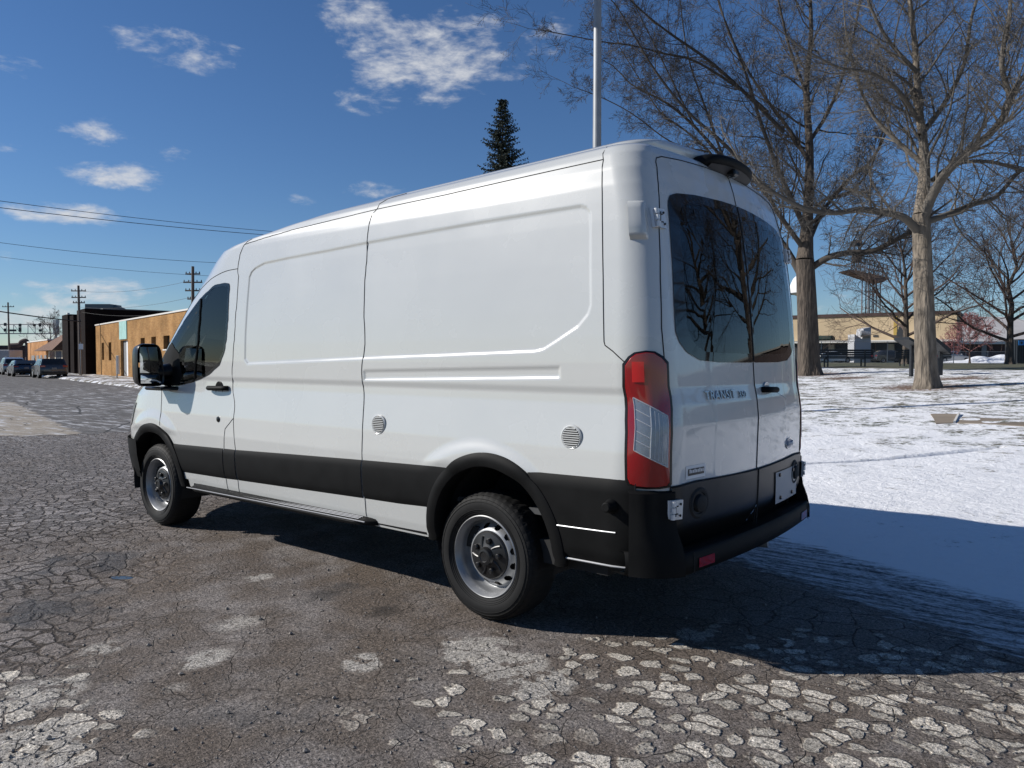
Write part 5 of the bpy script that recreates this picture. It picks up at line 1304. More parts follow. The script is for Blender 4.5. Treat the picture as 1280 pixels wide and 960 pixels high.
# trailer
d_=92; t0=at(-40,458,d_);t1=at(20.5,458,d_); zt_=at(10,437.5,d_)[2]; c=(t0+t1)/2
tr=empty('box_trailer',(c[0],c[1],0),label='grey-white box trailer parked far down the street at the left edge',category='trailer'); ll=(c[0],c[1],0)
rz_=math.atan2((t1-t0)[1],(t1-t0)[0]); L_=float(np.linalg.norm((t1-t0)[:2]))
M['trailer']=mat('dull_white_paint',(.40,.40,.41),.6); M['earth2']=mat('tan_cladding',(.52,.40,.25),.8,noise=(.25,.14))
MB().box((c[0],c[1],(1.1+zt_)/2),(L_,2.5,zt_-1.1),rz=rz_,bev=.05).build('box_body','trailer',tr,local=ll)
mb=MB(); 
for q in np.linspace(-.48,.48,30): mb.box((c[0]+math.cos(rz_)*L_*q+math.sin(rz_)*1.27,c[1]+math.sin(rz_)*L_*q-math.cos(rz_)*1.27,(1.2+zt_)/2),(.05,.03,zt_-1.3),rz=rz_)
mb.build('side_rib','trailer',tr,smooth=False,local=ll)
MB().box((c[0],c[1],.95),(L_,2.3,.25),rz=rz_).build('chassis','dark_metal',tr,smooth=False,local=ll)
for q in (-.36,-.28,.30,.40):
    x,y=c[0]+math.cos(rz_)*L_*q,c[1]+math.sin(rz_)*L_*q
    nn=np.array([-math.sin(rz_),math.cos(rz_),0]); MB().tube([np.array([x,y,.5])-nn*1.2,np.array([x,y,.5])+nn*1.2],.5,18).build('wheel','tyre',tr,local=ll)
# signal gantry
d_=118
gt=at(0,450,d_); gl=empty('signal_gantry',(gt[0],gt[1],0),label='horizontal lattice signal gantry with black signal heads high across the far street',category='signal gantry'); ll=(gt[0],gt[1],0)
mb=MB()
for y in (405.5,417): mb.tube([at(-60,y,d_),at(72,y-(.0),d_)],.09,6)
for x in range(-55,73,9): mb.tube([at(x,405.5,d_),at(x,417,d_)],.05,5); 
for x in range(-55,64,18): mb.tube([at(x,405.5,d_),at(x+9,417,d_)],.035,4)
mb.build('truss','galv',gl,local=ll)
p=at(70,411,d_); p0=np.array([p[0],p[1],0]); MB().box((p[0],p[1],at(70,409,d_)[2]),(.6,.6,2.3),rz=.5).tube([p0,at(70,418,d_)],.16,8).build('end_post','galv',gl,local=ll)
for x,y0,y1 in ((6.5,403.5,407.5),(6.5,410.5,414.5),(25,404.5,408.5),(25,408.9,414.8),(43,404.8,408),(50,404,408.3),(50.5,411.4,414.6)):
    c=at(x,(y0+y1)/2,d_-.4); MB().box(tuple(c),(.28,.38,(y1-y0)/CF*d_),rz=CYAW,bev=.06).build('signal_head','dark_metal',gl,local=ll)
c=at(15,413,d_-.4); MB().box(tuple(c),(.15,1.3,.3),rz=CYAW).build('sign_plate','dark_metal',gl,smooth=False,local=ll)
# kerbside sign in front of the dark building
c=at(101.5,470,61); ll=(c[0],c[1],.1); sg=empty('street_sign',ll,label='small pale rectangular street sign on a thin post by the tall utility pole',category='sign')
MB().tube([(c[0],c[1],.1),(c[0],c[1],at(101,428,61)[2])],.04,8).build('post','galv',sg,local=ll); p=at(101.2,433.2,60.9); MB().box(tuple(p),(.03,.36,.44),rz=CYAW).build('sign_plate','white_door',sg,smooth=False,local=ll)
c=at(146,472,53); ll=(c[0],c[1],.1); sg=empty('utility_cabinet',ll,label='narrow pale cabinet on a stand by the door of the yellow brick building',category='cabinet')
p=at(147.5,456,53); MB().box(tuple(p),(.2,.20,1.3),rz=CYAW,bev=.02).build('box','coping',sg,local=ll); MB().tube([ll,tuple(p)],.05,8).build('post','galv',sg,local=ll)
p=at(146,434.5,60); 
# ================================================================= PARKED CARS
def car(loc,head,label,paint,kind,wid=1.84,L=4.55,H=1.62):
    root=empty('parked_car',loc,head,label=label,category='car',group='cars parked along the kerb')
    suv=kind=='suv'; hw=wid/2
    # side outline (x from tail 0 to nose L), lower body then greenhouse
    low=[(0.02,.42),(0.,.62),(.03,.86),(.10,1.02 if suv else .98),(.9,1.05 if suv else .97),(2.9,1.0 if suv else .92),(3.3,.97 if suv else .90),(4.1,.90 if suv else .78),(L-.08,.72),(L,.5),(L-.05,.30),(L-.3,.24),(.35,.24),(.08,.30)]
    g=[]
    for s_,k in ((-1,.90),(-1,1),(1,1),(1,.90)):
        g.append([(x*1.0,s_*hw*k*(1 if z<.9 else .965),z) for x,z in low+[low[0]]])
    g[0]=[(x*.985+.03,y*.98,z-.02 if z>.6 else z) for x,y,z in g[0]]; g[3]=[(x*.985+.03,y*.98,z-.02 if z>.6 else z) for x,y,z in g[3]]
    mb=MB()
    g=[[(x,s_*hw*kk*(1-.05*abs(x-L/2)/L*2),z) for x,z in low+[low[0]]] for s_,kk in ((-1,.97),(-1,1.0),(-.0001,1.0),(1,1.0),(1,.97))]
    prof2=low
    rows=[]
    for yk,sc_ in ((-1.,.0),(-.99,.6),(-.93,.94),(-.7,1.),(0,1.02),(.7,1.),(.93,.94),(.99,.6),(1.,.0)):
        cx_,cz_=L/2,.62
        rows.append([(cx_+(x-cx_)*(.955+.045*sc_),hw*yk,cz_+(z-cz_)*(.90+.10*sc_)) for x,z in low+[low[0]]])
    mb.grid(rows); mb.add(rows[0],[tuple(range(len(low)))]); mb.add(rows[-1],[tuple(range(len(low)))[::-1]])
    mb.build('body',paint,root,angle=40)
    top=[(.12,1.02),(.42,1.48) if suv else (.75,1.36),(.75,H-.02) if suv else (1.15,H-.03),(1.9,H),(2.5,H-.03),(3.35,.98 if suv else .92)] 
    def gh(inset,tp,nm,mt,shrink=0):
        mb=MB(); rows=[]
        for yk in (-1,-.9,0,.9,1):
            rows.append([(x,yk*(hw*.95-(z-.95)*.28)-(0),z-(.03 if abs(yk)==1 else 0)) for x,z in tp])
        mb.grid(rows); mb.add(rows[0],[tuple(range(len(tp)))]); mb.add(rows[-1],[tuple(range(len(tp)))[::-1]]); return mb.build(nm,mt,root,angle=30)
    gh(0,top,'roof',paint)
    # rear window, side windows as slightly proud panes
    a,b2_,c2=top[0],top[1],top[2]
    def pane(x0,z0,x1,z1,k0,k1,nm='rear_window'):
        mb=MB(); w0=(hw*.95-(z0-.95)*.28)*k0; w1=(hw*.95-(z1-.95)*.28)*k1; mb.add([(x0-.02,-w0,z0+.02),(x0-.02,w0,z0+.02),(x1-.02,w1,z1+.01),(x1-.02,-w1,z1+.01)],[(0,1,2,3)]); mb.build(nm,'win_dark',root,smooth=False)
    pane(a[0]+.04,a[1]+.04,b2_[0]-.0,b2_[1],.86,.84)
    for s_ in (-1,1):
        mb=MB(); y=lambda z:s_*((hw*.95-(z-.95)*.28)+.012); xs_=[(.55,1.08),(.85 if suv else 1.3,H-.14),(2.35,H-.14),(3.05,1.06)]
        mb.add([(x,y(z),z) for x,z in xs_],[(0,1,2,3)]); mb.build('side_window','win_dark',root,smooth=False)
        MB().box((.06,s_*(hw-.20),.92 if suv else .84),(.10,.34,.16 if suv else .12),bev=.03).build('tail_light','red',root)
        MB().box((2.95,s_*(hw+.10),1.06),(.14,.18,.13),bev=.03).build('wing_mirror',paint,root)
        for x in (.86,L-.92):
            w=MB().lathe([(.20,.0),(.22,.02),(.30,.03),(.335,0),(.34,-.10),(.335,-.2),(.2,-.2)],24,'Y',(x,s_*(hw+.0) if s_>0 else -(hw),.335))
            if s_<0: w.v=[(a_,-(b_+hw)+(-hw),c_) if False else (a_,2*(-hw)-b_ ,c_) for a_,b_,c_ in w.v]
            t_=w.build('wheel','tyre',root); MB().lathe([(.19,.015),(.10,.03),(0,.03)],16,'Y',(x,s_*hw if s_>0 else -hw-.03,.335)).build('rim','steel',t_)
    MB().box((.0,0,.40),(.14,wid*.90,.24),bev=.05).build('rear_bumper','plastic_smooth',root)
    MB().box((-.015,0,.74 if suv else .72),(.02,.32,.16),bev=.005).build('number_plate','frame_grey',root)
    if suv:
        for s_ in (-1,1): MB().tube([(.9,s_*.55,H+.02),(1.0,s_*.55,H+.05),(2.3,s_*.55,H+.04),(2.4,s_*.55,H+.0)],.018,6).build('roof_rail','dark_metal',root)
    return root
M['car_grey']=mat('dark_grey_car_paint',(.045,.047,.052),.25,metal=.3,coat=1.); M['car_blue']=mat('dark_blue_car_paint',(.022,.03,.05),.25,metal=.3,coat=1.); M['car_silver']=mat('silver_car_paint',(.30,.31,.32),.3,metal=.5,coat=1.)
def carpos(px,py,dz=0): p=Zg(px,py); return (float(p[0]),float(p[1]),0.)
car(carpos(68,473),ST_A+.01,'dark grey utility car seen from behind, nearest of three down the street','car_grey','suv',1.86,4.5,1.50)
car(carpos(33.5,470.8),ST_A+.01,'dark blue sedan seen from behind, middle one of three down the street','car_blue','sedan',1.84,4.7,1.36)
car(carpos(19,468.6),ST_A+.01,'silver and black utility car, farthest of three down the street','car_silver','suv',1.86,4.6,1.62)

# ================================================================= FAR SIDE OF THE PARK
def prop(px,d): p=at(px,452,d); return np.array([p[0],p[1],float(terrain(p[0],p[1]))])
Fd=CYAW-math.pi/2          # rotation that lays local x along the picture's left-right axis
def root_at(name,p,label,cat,rz=0,**k): return empty(name,p,Fd+math.pi+rz if False else CYAW-math.pi/2+rz,label=label,category=cat,**k)
# local frame: x = to the right in the view, y = towards the back, z up
M['black_wood']=mat('black_bench_paint',(.018,.02,.024),.45)
def bench(px,d,W,label):
    p=prop(px,d); r=root_at('park_bench',p,label,'bench',group='black park benches')
    for k in range(4): pass
    mb=MB(); 
    for k in range(4): mb.box((0,.02*k-.02,.50+.105*k),(W,.03,.085),bev=.008)
    mb.build('backrest','black_wood',r)
    mb=MB()
    for k in range(4): mb.box((0,.09+.11*k,.43),(W,.09,.03),bev=.008)
    mb.build('seat','black_wood',r)
    for x in (-W*.34,W*.34):
        MB().box((x,.0,.42),(.06,.06,.86),bev=.01).box((x,.40,.21),(.06,.06,.42),bev=.01).box((x,.2,.41),(.05,.45,.05)).build('leg','dark_metal',r)
D_b=36
bench(1058,D_b,2.6,'black park bench to the left, between the two big tree trunks')
bench(1154,D_b+1,2.75,'black park bench partly hidden behind the pale tree trunk')
# black gabled frame behind the pale trunk
p=ground_at(1156,471); r=root_at('gabled_frame',p,'black post frame with a small sloping roof, standing right behind the pale tree trunk','frame')
dG=float((p-CO)@cF); k_=dG/CF
hh=(470-425)*k_
for x in (-17*k_,19*k_): MB().box((x,0,hh*.46),(.13 if x>0 else .10,.12,hh*.92),bev=.01).build('post','black_wood',r)
MB().add([(-30*k_,-.5,hh*1.02),(0,-.5,hh*.62),(0,.5,hh*.62),(-30*k_,.5,hh*1.02),(-30*k_,-.5,hh*1.09),(0,-.5,hh*.75),(0,.5,hh*.75),(-30*k_,.5,hh*1.09)],[(0,1,2,3),(4,7,6,5),(0,4,5,1),(3,2,6,7),(0,3,7,4)]).build('roof','black_wood',r,smooth=False)
MB().add([(0,-.5,hh*1.05),(21*k_,-.5,hh*.62),(21*k_,.5,hh*.62),(0,.5,hh*1.05),(0,-.5,hh*1.13),(21*k_,-.5,hh*.78),(21*k_,.5,hh*.78),(0,.5,hh*1.13)],[(0,1,2,3),(4,7,6,5),(0,4,5,1),(3,2,6,7),(1,5,6,2)]).build('roof','black_wood',r,smooth=False)
# chain link fence
def mesh_fence(px0,px1,d0,d1,h,label,step,fine=.16):
    a=prop(px0,d0);b=prop(px1,d1); L_=float(np.linalg.norm((b-a)[:2])); r=empty('chain_link_fence',tuple(a),math.atan2((b-a)[1],(b-a)[0]),label=label,category='fence')
    mb=MB(); mb.tube([(0,0,h),(L_,0,h+b[2]-a[2])],.03,6).tube([(0,0,.08),(L_,0,.08+b[2]-a[2])],.015,5); mb.build('rail','galv',r)
    n=int(L_/step)
    for k in range(n+1): MB().tube([(k*L_/n,0,-.2),(k*L_/n,0,h+.06)],.04,6).build('post','galv',r)
    mb=MB()
    for q in range(int((L_+h)/fine)):
        x=q*fine-h
        for sg in (1,-1):
            x0,z0,x1,z1=(x,0,x+h,h) if sg==1 else (x+h,0,x,h)
            pts=[]
            for (xx,zz_) in ((x0,z0),(x1,z1)): pts.append([xx,zz_])
            lo=0;  # clip to the fence length
            t0_=0;t1_=1;dx=pts[1][0]-pts[0][0]
            ts=sorted([(0-pts[0][0])/dx,(L_-pts[0][0])/dx]); t0_=max(0,ts[0]);t1_=min(1,ts[1])
            if t1_-t0_<.02: continue
            A_=(pts[0][0]+dx*t0_,.0,pts[0][1]+(pts[1][1]-pts[0][1])*t0_);B_=(pts[0][0]+dx*t1_,0,pts[0][1]+(pts[1][1]-pts[0][1])*t1_); mb.tube([A_,B_],.006,3,False)
    mb.build('wire_mesh','galv',r,smooth=False)
mesh_fence(1180,1262,96,96,1.45,'grey chain link fence between the reddish bush and the far bare tree',2.2)
mesh_fence(985,1192,84,84,2.4,'long chain link fence behind the park benches',3.4,.25)
# long tan building with a pale ledge and dark bays
d_=120; k_=d_/CF
a=prop(1018,d_); rzB=-.60; r=root_at('tan_building',prop(1105,d_),'long tan flat-roofed building beyond the fence with dark loading bays under a pale ledge','building',rzB)
gz=float(prop(1105,d_)[2])
def X(px):
    e=np.array([math.cos(CYAW-math.pi/2+rzB),math.sin(CYAW-math.pi/2+rzB)]); o=prop(1105,d_)[:2]; dd=ray(px,452)[:2]
    t,s_=np.linalg.solve(np.array([dd,-e]).T,o-CO[:2]); return float(s_)
Zl=lambda py:CO[2]+(450+.5-py)*k_-gz
mb=MB(); mb.box(((X(985)+X(1195))/2,6,(Zl(426)+Zl(394))/2),(X(1195)-X(985),12,Zl(394)-Zl(426))); mb.build('wall','earth2',r,smooth=False)
MB().box(((X(985)+X(1195))/2,7,Zl(426)/2),(X(1195)-X(985)-.2,9,Zl(426)),).build('loading_bays','dark_metal',r,smooth=False)
MB().box(((X(985)+X(1195))/2,5.2,Zl(427)),(X(1195)-X(985)+.4,15,.35)).build('ledge','coping',r,smooth=False)
MB().box(((X(985)+X(1195))/2,6,Zl(393)),(X(1195)-X(985)+.3,12.4,.5)).build('coping','rust',r,smooth=False)
for k,px in enumerate((1037,1080,1112,1150,1178)): MB().box((X(px),1.5,Zl(430)/2*.98),(.9,.9,Zl(430)),bev=.02).build('pier','concrete',r)
for px,py in ((1094,420),(1120,420.5)): MB().box((X(px),-.05,Zl(py)),(.7,.12,.3)).build('wall_vent','dark_metal',r,smooth=False)
mb=MB(); mb.box((X(1118.5),-.03,Zl(410)),(.5,.1,Zl(394)-Zl(425)-.3)); mb.build('yellow_pilaster',mat('yellow_paint',(.38,.26,.06),.7),r,smooth=False)
mb=MB()
for t in np.linspace(0,1,10): mb.box((X(1121)+(X(1131)-X(1121))*t,-.1,Zl(424)+(Zl(406)-Zl(424))*math.sin(math.pi*(.15+.7*t))*.5),(.15,.1,(Zl(406)-Zl(424))*math.sin(math.pi*(.15+.7*t))))
mb.build('arched_opening','dark_metal',r,smooth=False)
MB().box(((X(1018)+X(1046))/2,-1.4,Zl(422.5)),(X(1046)-X(1021),2.2,.9),bev=.3).build('covered_load',mat('dark_green_tarp',(.022,.04,.032),.9,noise=(1,.4)),r)
# grey hopper in front of it
d_=100;k_=d_/CF; p=prop(1078,d_); r=root_at('grey_hopper',p,'light grey sheet metal hopper with a slanted top in front of the tan building','hopper'); gz=p[2]; Zl=lambda py:CO[2]+(450.5-py)*k_-gz
w=10.2*k_
MB().add([(-w,0,0),(w,0,0),(w,2,0),(-w,2,0),(-w,0,Zl(418)),(-.1,0,Zl(424)),(w*.1,0,Zl(411)),(w,0,Zl(409)),(w,2,Zl(409)),(w*.1,2,Zl(411)),(-w,2,Zl(418)),(-.1,2,Zl(424))],[(0,1,7,6,5,4),(1,2,8,7),(2,3,10,11,9,8),(3,0,4,10),(4,5,11,10),(5,6,9,11),(6,7,8,9)]).build('casing','trailer',r,smooth=False)
MB().tube([(-.4,-.3,Zl(417)),(.7,-.5,Zl(419))],.42,14).build('motor','galv',r)
# pale bank / warehouse to the right
d_=140;k_=d_/CF; p=prop(1230,d_); r=root_at('pale_warehouse',p,'long low warehouse with a pale grey sloping roof and dark wall at the right edge','building'); gz=p[2]; X=lambda px:(px-1230)*k_; Zl=lambda py:CO[2]+(450.5-py)*k_-gz
M['pale_roof']=mat('pale_roof_sheet',(.46,.44,.42),.7,noise=(.12,.12))
MB().add([(X(1168),0,Zl(428)),(X(1380),0,Zl(428)),(X(1380),26,Zl(386)),(X(1168),26,Zl(386)),(X(1168),26,Zl(429)),(X(1380),26,Zl(429))],[(0,1,2,3),(0,3,4),(1,5,2),(3,2,5,4)]).build('roof','pale_roof',r,smooth=False)
MB().box(((X(1168)+X(1380))/2,1.2,Zl(428)/2),(X(1380)-X(1168),2,Zl(428)-.1)).build('wall','rust',r,smooth=False)
MB().box(((X(1168)+X(1380))/2,-.1,Zl(428.5)),(X(1380)-X(1168),.3,.5)).build('eaves_board','coping',r,smooth=False)
for px in (1230,1262): MB().box((X(px),.1,Zl(428)/2),(.9,.2,Zl(430)),bev=.02).build('door','frame_grey',r)
# steel structure with a slanted deck
d_=115;k_=d_/CF; p=prop(1090,d_+8); r=root_at('steel_gantry_tower',p,'rusty steel tower with a tilted deck, above the tan building between the trunks','steel tower'); gz=p[2]; k2=(d_+8)/CF; X=lambda px:(px-1090)*k2; Zl=lambda py:CO[2]+(450.5-py)*k2-gz
M['brown_steel']=mat('brown_steel',(.16,.11,.095),.8)
mb=MB()
for px in (1084,1089,1094,1099): mb.tube([(X(px),0,0),(X(px),0,Zl(345))],.09,6).tube([(X(px),2.2,0),(X(px),2.2,Zl(343))],.09,6)
for a_,b_,y0,y1 in ((1084,1099,372,360),(1099,1084,372,360),(1084,1099,386,374),(1099,1084,386,374)): mb.tube([(X(a_),0,Zl(y0)),(X(b_),0,Zl(y1))],.05,5)
mb.build('leg_frame','brown_steel',r)
MB().add([(X(1054),-.5,Zl(339)),(X(1100),-.5,Zl(354)),(X(1100),2.6,Zl(354)),(X(1054),2.6,Zl(339)),(X(1060),-.5,Zl(337.5)),(X(1108),-.5,Zl(349)),(X(1108),2.6,Zl(349)),(X(1060),2.6,Zl(337.5))],[(0,1,2,3),(4,7,6,5),(0,4,5,1),(1,5,6,2),(2,6,7,3),(3,7,4,0)]).build('tilted_deck','brown_steel',r,smooth=False)
mb=MB()
for q in range(9): 
    x=1062+5.5*q; mb.tube([(X(x),0,Zl(338+q*1.3)),(X(x+2),0,Zl(320+q*1.6))],.07,5)
    if q<8: mb.tube([(X(x),0,Zl(338+q*1.3)),(X(x+7),0,Zl(321.6+q*1.6))],.05,5)
for yy in (0,.33,.66,1): mb.tube([(X(1063),0,Zl(320+18*yy)),(X(1110),0,Zl(333+15*yy))],.07,5)
mb.build('truss','brown_steel',r)
MB().box((X(1068.5),0,Zl(322)),(8*k2,1.4,1.8),bev=.05).build('machine_house','dark_metal',r)
MB().box((X(1069),0,Zl(305)),(9*k2,1.,.9)).tube([(X(1066),0,Zl(335)),(X(1066),0,Zl(303))],.1,6).tube([(X(1071),0,Zl(335)),(X(1071),0,Zl(303))],.1,6).build('head_sheave','dark_metal',r,smooth=False)
# white tank on a column
d_=160;k_=d_/CF; p=prop(1001.5,d_); r=root_at('water_tower',p,'white domed water tower mostly hidden between the van and the dark tree trunk','water tower'); gz=p[2]; Zl=lambda py:CO[2]+(450.5-py)*k_-gz; rr=15*k_
MB().lathe([(rr*.97,Zl(367)),(rr,Zl(362)),(rr*.93,Zl(356)),(rr*.72,Zl(349)),(rr*.4,Zl(344)),(0,Zl(342))],32,'Z').lathe([(rr*.97,Zl(367)),(rr*.3,Zl(371)),(.9,Zl(374))],32,'Z').build('tank','white_door',r)
MB().lathe([(rr*1.1,Zl(368)),(rr*1.1,Zl(367)),(rr*.9,Zl(367.2))],32,'Z').build('walkway','dark_metal',r)
MB().tube([(0,0,-1),(0,0,Zl(372))],.8,16).build('column','galv',r)
# black bin shed with blue sign, hydrant
d_=75;k_=d_/CF; p=prop(1277,d_); r=root_at('bin_shed',p,'black slatted bin enclosure with a blue square sign at the right edge','enclosure'); gz=p[2]; Zl=lambda py:CO[2]+(450.5-py)*k_-gz
MB().box((.4,1,Zl(424)/2),(20*k_,2,Zl(424)),bev=.03).build('enclosure_body','black_wood',r)
mb=MB()
for q in range(9): mb.box((-.65+.22*q*1.0,-.03,Zl(424)/2),(.10,.03,Zl(424)*.9))
mb.build('slat','dark_metal',r,smooth=False)
sg_=MB().box((-.10,-.06,Zl(428.5)),(7.5*k_,.03,6*k_)).build('sign_plate',mat('blue_sign',(.05,.26,.62),.4),r,smooth=False)
MB().lathe([(.11,0),(.11,.01),(0,.01)],14,'Y',(-.10,-.09,Zl(428.5))).build('sign_symbol','dark_metal',sg_)
p=ground_at(1232,455.0); p=prop(1232,100); r=root_at('fire_hydrant',p,'small yellow fire hydrant in front of the chain link fence','hydrant')
MB().lathe([(.19,0),(.19,.06),(.14,.08),(.13,.45),(.17,.47),(.17,.52),(.12,.62),(.04,.70),(.04,.76),(0,.76)],16,'Z').tube([(-.22,0,.36),(.22,0,.36)],.06,10).build('hydrant_body',mat('hydrant_yellow',(.62,.50,.12),.5),r)
# low concrete barrier and parked cars behind the benches
def far_car(px,d,label,paint,rz,kind='sedan',H=1.45):
    p=prop(px,d); r=car(tuple(p),CYAW-math.pi/2+rz,label,paint,kind,1.84,4.6,H); r['group']='cars parked behind the park fence'; return r
M['car_white']=mat('white_car_paint',(.62,.63,.64),.3,coat=1.)
far_car(1166,90,'grey sedan with snow-white panels parked behind the pale tree trunk by the fence','car_silver',.15)
far_car(1020,95,'white sedan parked behind the fence, left of the long black bench','car_white',.1)
far_car(1092,98,'dark grey utility car parked behind the fence below the grey hopper','car_grey',-.1,'suv',1.6)
p=prop(1245,110); 
o=MB().grid([[(x,y,.9*math.exp(-((x)/4.5)**2-(y/1.6)**2)*(1+.2*math.sin(x*2.1))) for x in np.linspace(-9,9,40)] for y in np.linspace(-4,4,16)]).build('snow_heap',mat('packed_snow',(.72,.74,.77),.8,bump=(2,.6,.2)),None); o.location=tuple(prop(1245,88)); o.rotation_euler=(0,0,CYAW-math.pi/2); o['label']='low ploughed snow heap along the chain link fence by the far bare tree'; o['category']='snow heap'
# walkway panel showing through the snow
def slab_poly(pp,h,name,m,parent,loc):
    P=[ground_at(x,y) for x,y in pp]; n=len(P); mb=MB(); mb.add([(p[0],p[1],p[2]+h) for p in P]+[(p[0],p[1],p[2]-.15) for p in P],[tuple(range(n))]+[(k,(k+1)%n,n+(k+1)%n,n+k) for k in range(n)]); return mb.build(name,m,parent,smooth=False,local=loc)
p=ground_at(1195,527); M['path_concrete']=mat('damp_concrete',(.20,.165,.125),.9,noise=(1.5,.25)); r=empty('walkway',tuple(p),label='flat brown concrete walkway panel showing through the snow at the right',category='walkway'); ll=tuple(p)
slab_poly([(1163,520.5),(1197,520.5),(1191,533.5),(1170,533),(1167,527)],.045,'slab','path_concrete',r,ll)
slab_poly([(1203,525.5),(1330,530),(1330,538),(1196,533.2)],.045,'slab','path_concrete',r,ll)
slab_poly([(1197.6,520.5),(1200,520.5),(1194.5,533.5),(1191.6,533.5)],.075,'edging','coping',r,ll)

# long brick block across the park to the right (seen only mirrored in the rear windows)
p=np.array([-48.,-105.]); bq=empty('brick_building',(p[0],p[1],1.),-.25,label='low dark brick block across the park, beyond the right edge of the view',category='building')
M['dark_red']=mat('dull_brick',(.07,.05,.045),.9,noise=(.5,.2))
MB().box((0,0,3.2),(70,14,6.4)).build('wall','dark_red',bq,smooth=False); MB().box((0,0,6.5),(70.6,14.6,.3)).build('coping','concrete',bq,smooth=False)
for q in range(14): MB().box((-31+4.7*q,7.02,3.4),(2.4,.06,1.6)).build('window','win_dark',bq,smooth=False)
# ================================================================= SKY, SUN, CAMERA
sun_dir=Vector((1.3,1.02,1.0)).normalized()
el=math.asin(sun_dir.z); az=math.atan2(sun_dir.x,sun_dir.y)
w=bpy.data.worlds.new('World'); scene.world=w; w.use_nodes=True; nt=w.node_tree; nt.nodes.clear(); N=nt.nodes.new; L=nt.links.new
sky=N('ShaderNodeTexSky'); sky.sky_type='NISHITA'; sky.sun_disc=False; sky.sun_elevation=el; sky.sun_rotation=az; sky.altitude=200; sky.air_density=1.0; sky.dust_density=.05; sky.ozone_density=3.0
bg=N('ShaderNodeBackground'); bg.inputs['Strength'].default_value=.074; out=N('ShaderNodeOutputWorld')
tc=N('ShaderNodeTexCoord'); V=tc.outputs['Generated']
def mth(op,a,b=None,clamp=False):
    n=N('ShaderNodeMath'); n.operation=op; n.use_clamp=clamp
    for i,x in enumerate((a,b)):
        if x is None: continue
        if isinstance(x,(int,float)): n.inputs[i].default_value=x
        else: L(x,n.inputs[i])
    return n.outputs[0]
def dot(v): n=N('ShaderNodeVectorMath'); n.operation='DOT_PRODUCT'; L(V,n.inputs[0]); n.inputs[1].default_value=tuple(map(float,v)); return n.outputs['Value']
CL=[(95,268,62,13,.95),(30,262,40,9,.7),(212,60,62,22,.95),(165,52,25,12,.6),(118,165,38,14,.75),(138,218,52,15,1.),(222,191,24,10,.8),(18,180,22,16,.55),(16,82,26,14,.6),(14,316,22,13,.85),(110,362,60,15,1.25),(85,372,34,11,1.05),(20,371,14,8,.8),(378,248,16,8,.6),(463,238,34,10,.9),
    (470,20,58,30,.95),(520,70,88,46,1.08),(470,118,38,22,.85),(590,60,66,34,.85),(610,95,50,14,.6),(694,46,26,22,.72),(684,70,30,9,.6),(650,70,40,18,.7),(640,40,34,14,.55),(60,398,80,16,.85),(150,388,60,12,.8),(1060,380,40,20,.5),(700,0,30,20,.4),(40,425,90,12,.8),(860,300,40,20,.4)]
acc=None
for (px,py,rx,ry,a) in CL:
    d=ray(px,py); d=d/np.linalg.norm(d); x=np.cross(d,[0,0,1]); x/=np.linalg.norm(x); y=np.cross(x,d)
    foc=CF/max(.6,(ray(px,py)@cF)/np.linalg.norm(ray(px,py)))
    u=mth('MULTIPLY',dot(x),foc/rx); v_=mth('MULTIPLY',dot(y),foc/ry); q=mth('ADD',mth('MULTIPLY',u,u),mth('MULTIPLY',v_,v_))
    f=mth('MULTIPLY',mth('MAXIMUM',mth('SUBTRACT',1.,mth('MULTIPLY',q,.42)),0.),a); f=mth('MULTIPLY',f,mth('GREATER_THAN',dot(d),.5)); acc=f if acc is None else mth('MAXIMUM',acc,f)
# cloud field elsewhere in the sky (seen in reflections)
mp=N('ShaderNodeMapping'); mp.inputs['Scale'].default_value=(1,1,2.6); L(V,mp.inputs[0])
n1=N('ShaderNodeTexNoise'); n1.inputs['Scale'].default_value=11; n1.inputs['Detail'].default_value=9; n1.inputs['Roughness'].default_value=.62; n1.inputs['Distortion'].default_value=.35; L(mp.outputs[0],n1.inputs['Vector'])
n2=N('ShaderNodeTexNoise'); n2.inputs['Scale'].default_value=38; n2.inputs['Detail'].default_value=6; n2.inputs['Roughness'].default_value=.6; L(mp.outputs[0],n2.inputs['Vector'])
n3=N('ShaderNodeTexNoise'); n3.inputs['Scale'].default_value=2.2; n3.inputs['Detail'].default_value=4; L(mp.outputs[0],n3.inputs['Vector'])
behind=mth('LESS_THAN',dot(cF),.35)
gen=mth('MULTIPLY',mth('MULTIPLY',mth('MAXIMUM',mth('SUBTRACT',n3.outputs['Fac'],.58),0.),4.0),behind)
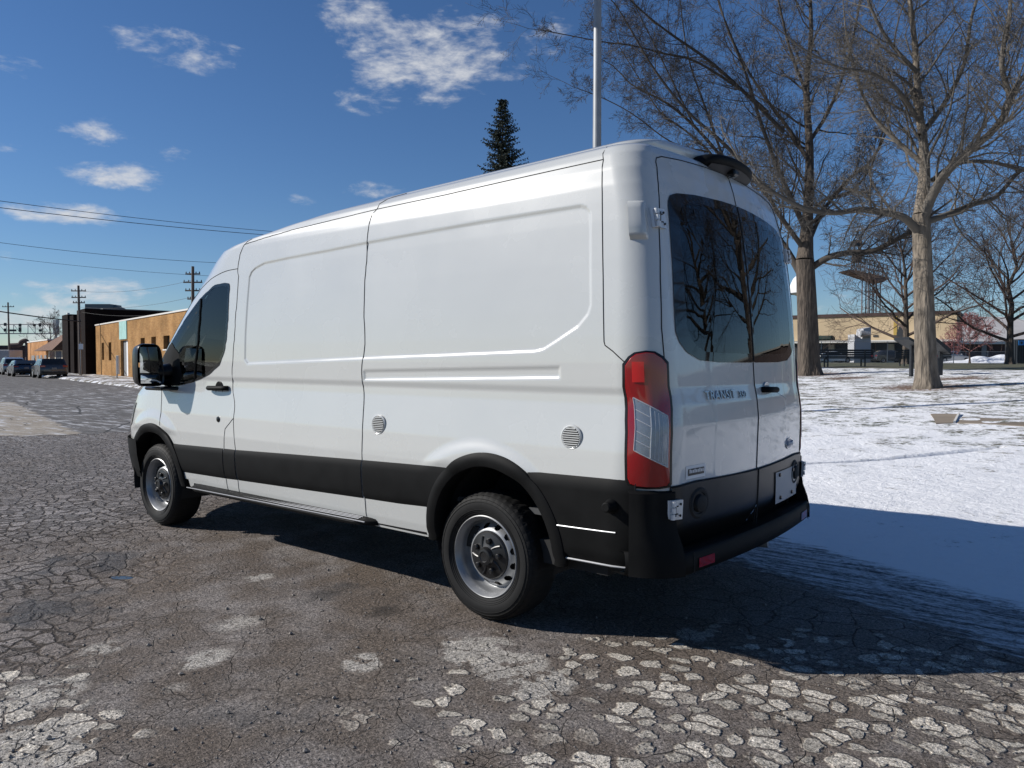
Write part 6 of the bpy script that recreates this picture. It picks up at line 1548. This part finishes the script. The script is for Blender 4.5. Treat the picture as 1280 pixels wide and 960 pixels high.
#acc=mth('MAXIMUM',acc,mth('MINIMUM',gen,.9))
nn=mth('ADD',mth('MULTIPLY',n1.outputs['Fac'],.68),mth('MULTIPLY',n2.outputs['Fac'],.32))
den=mth('ADD',mth('MULTIPLY',mth('SUBTRACT',nn,.5),3.2),mth('MULTIPLY',acc,.80))
mr=N('ShaderNodeMapRange'); mr.interpolation_type='SMOOTHSTEP'; mr.inputs[1].default_value=.34; mr.inputs[2].default_value=1.22; mr.inputs[4].default_value=.95; L(den,mr.inputs[0])
cover=mth('MULTIPLY',mr.outputs[0],mth('GREATER_THAN',acc,.001))
mx=N('ShaderNodeMix'); mx.data_type='RGBA'; L(cover,mx.inputs[0]); hs=N('ShaderNodeHueSaturation'); hs.inputs['Saturation'].default_value=1.10; L(sky.outputs[0],hs.inputs['Color']); tn=N('ShaderNodeMix'); tn.data_type='RGBA'; tn.blend_type='MULTIPLY'; tn.inputs[0].default_value=1; L(hs.outputs[0],tn.inputs[6]); tn.inputs[7].default_value=(.74,.865,1.05,1); L(tn.outputs[2],mx.inputs[6])
cc=N('ShaderNodeMix'); cc.data_type='RGBA'; L(n2.outputs['Fac'],cc.inputs[0]); cc.inputs[6].default_value=(6.6,6.9,7.5,1); cc.inputs[7].default_value=(8.8,8.9,9.1,1); L(cc.outputs[2],mx.inputs[7])
L(mx.outputs[2],bg.inputs[0]); L(bg.outputs[0],out.inputs[0])
sl=bpy.data.lights.new('sun','SUN'); sl.energy=4.8; sl.angle=R(.53); sl.color=(1.,.955,.89); so=bpy.data.objects.new('sun',sl); col.objects.link(so); so.rotation_euler=sun_dir.to_track_quat('Z','Y').to_euler()
cd=bpy.data.cameras.new('camera'); co=bpy.data.objects.new('camera',cd); col.objects.link(co)
cd.sensor_fit='HORIZONTAL'; cd.sensor_width=36; cd.lens=36*CF/1280; cd.clip_start=.05; cd.clip_end=6000
mw=Matrix(((cR[0],cU[0],-cF[0],CO[0]),(cR[1],cU[1],-cF[1],CO[1]),(cR[2],cU[2],-cF[2],CO[2]),(0,0,0,1))); co.matrix_world=mw
scene.camera=co
scene.render.engine='CYCLES'
scene.view_settings.view_transform='Standard'; scene.view_settings.look='None'; scene.view_settings.exposure=.20; scene.view_settings.gamma=1
scene.cycles.max_bounces=8; scene.cycles.transparent_max_bounces=12
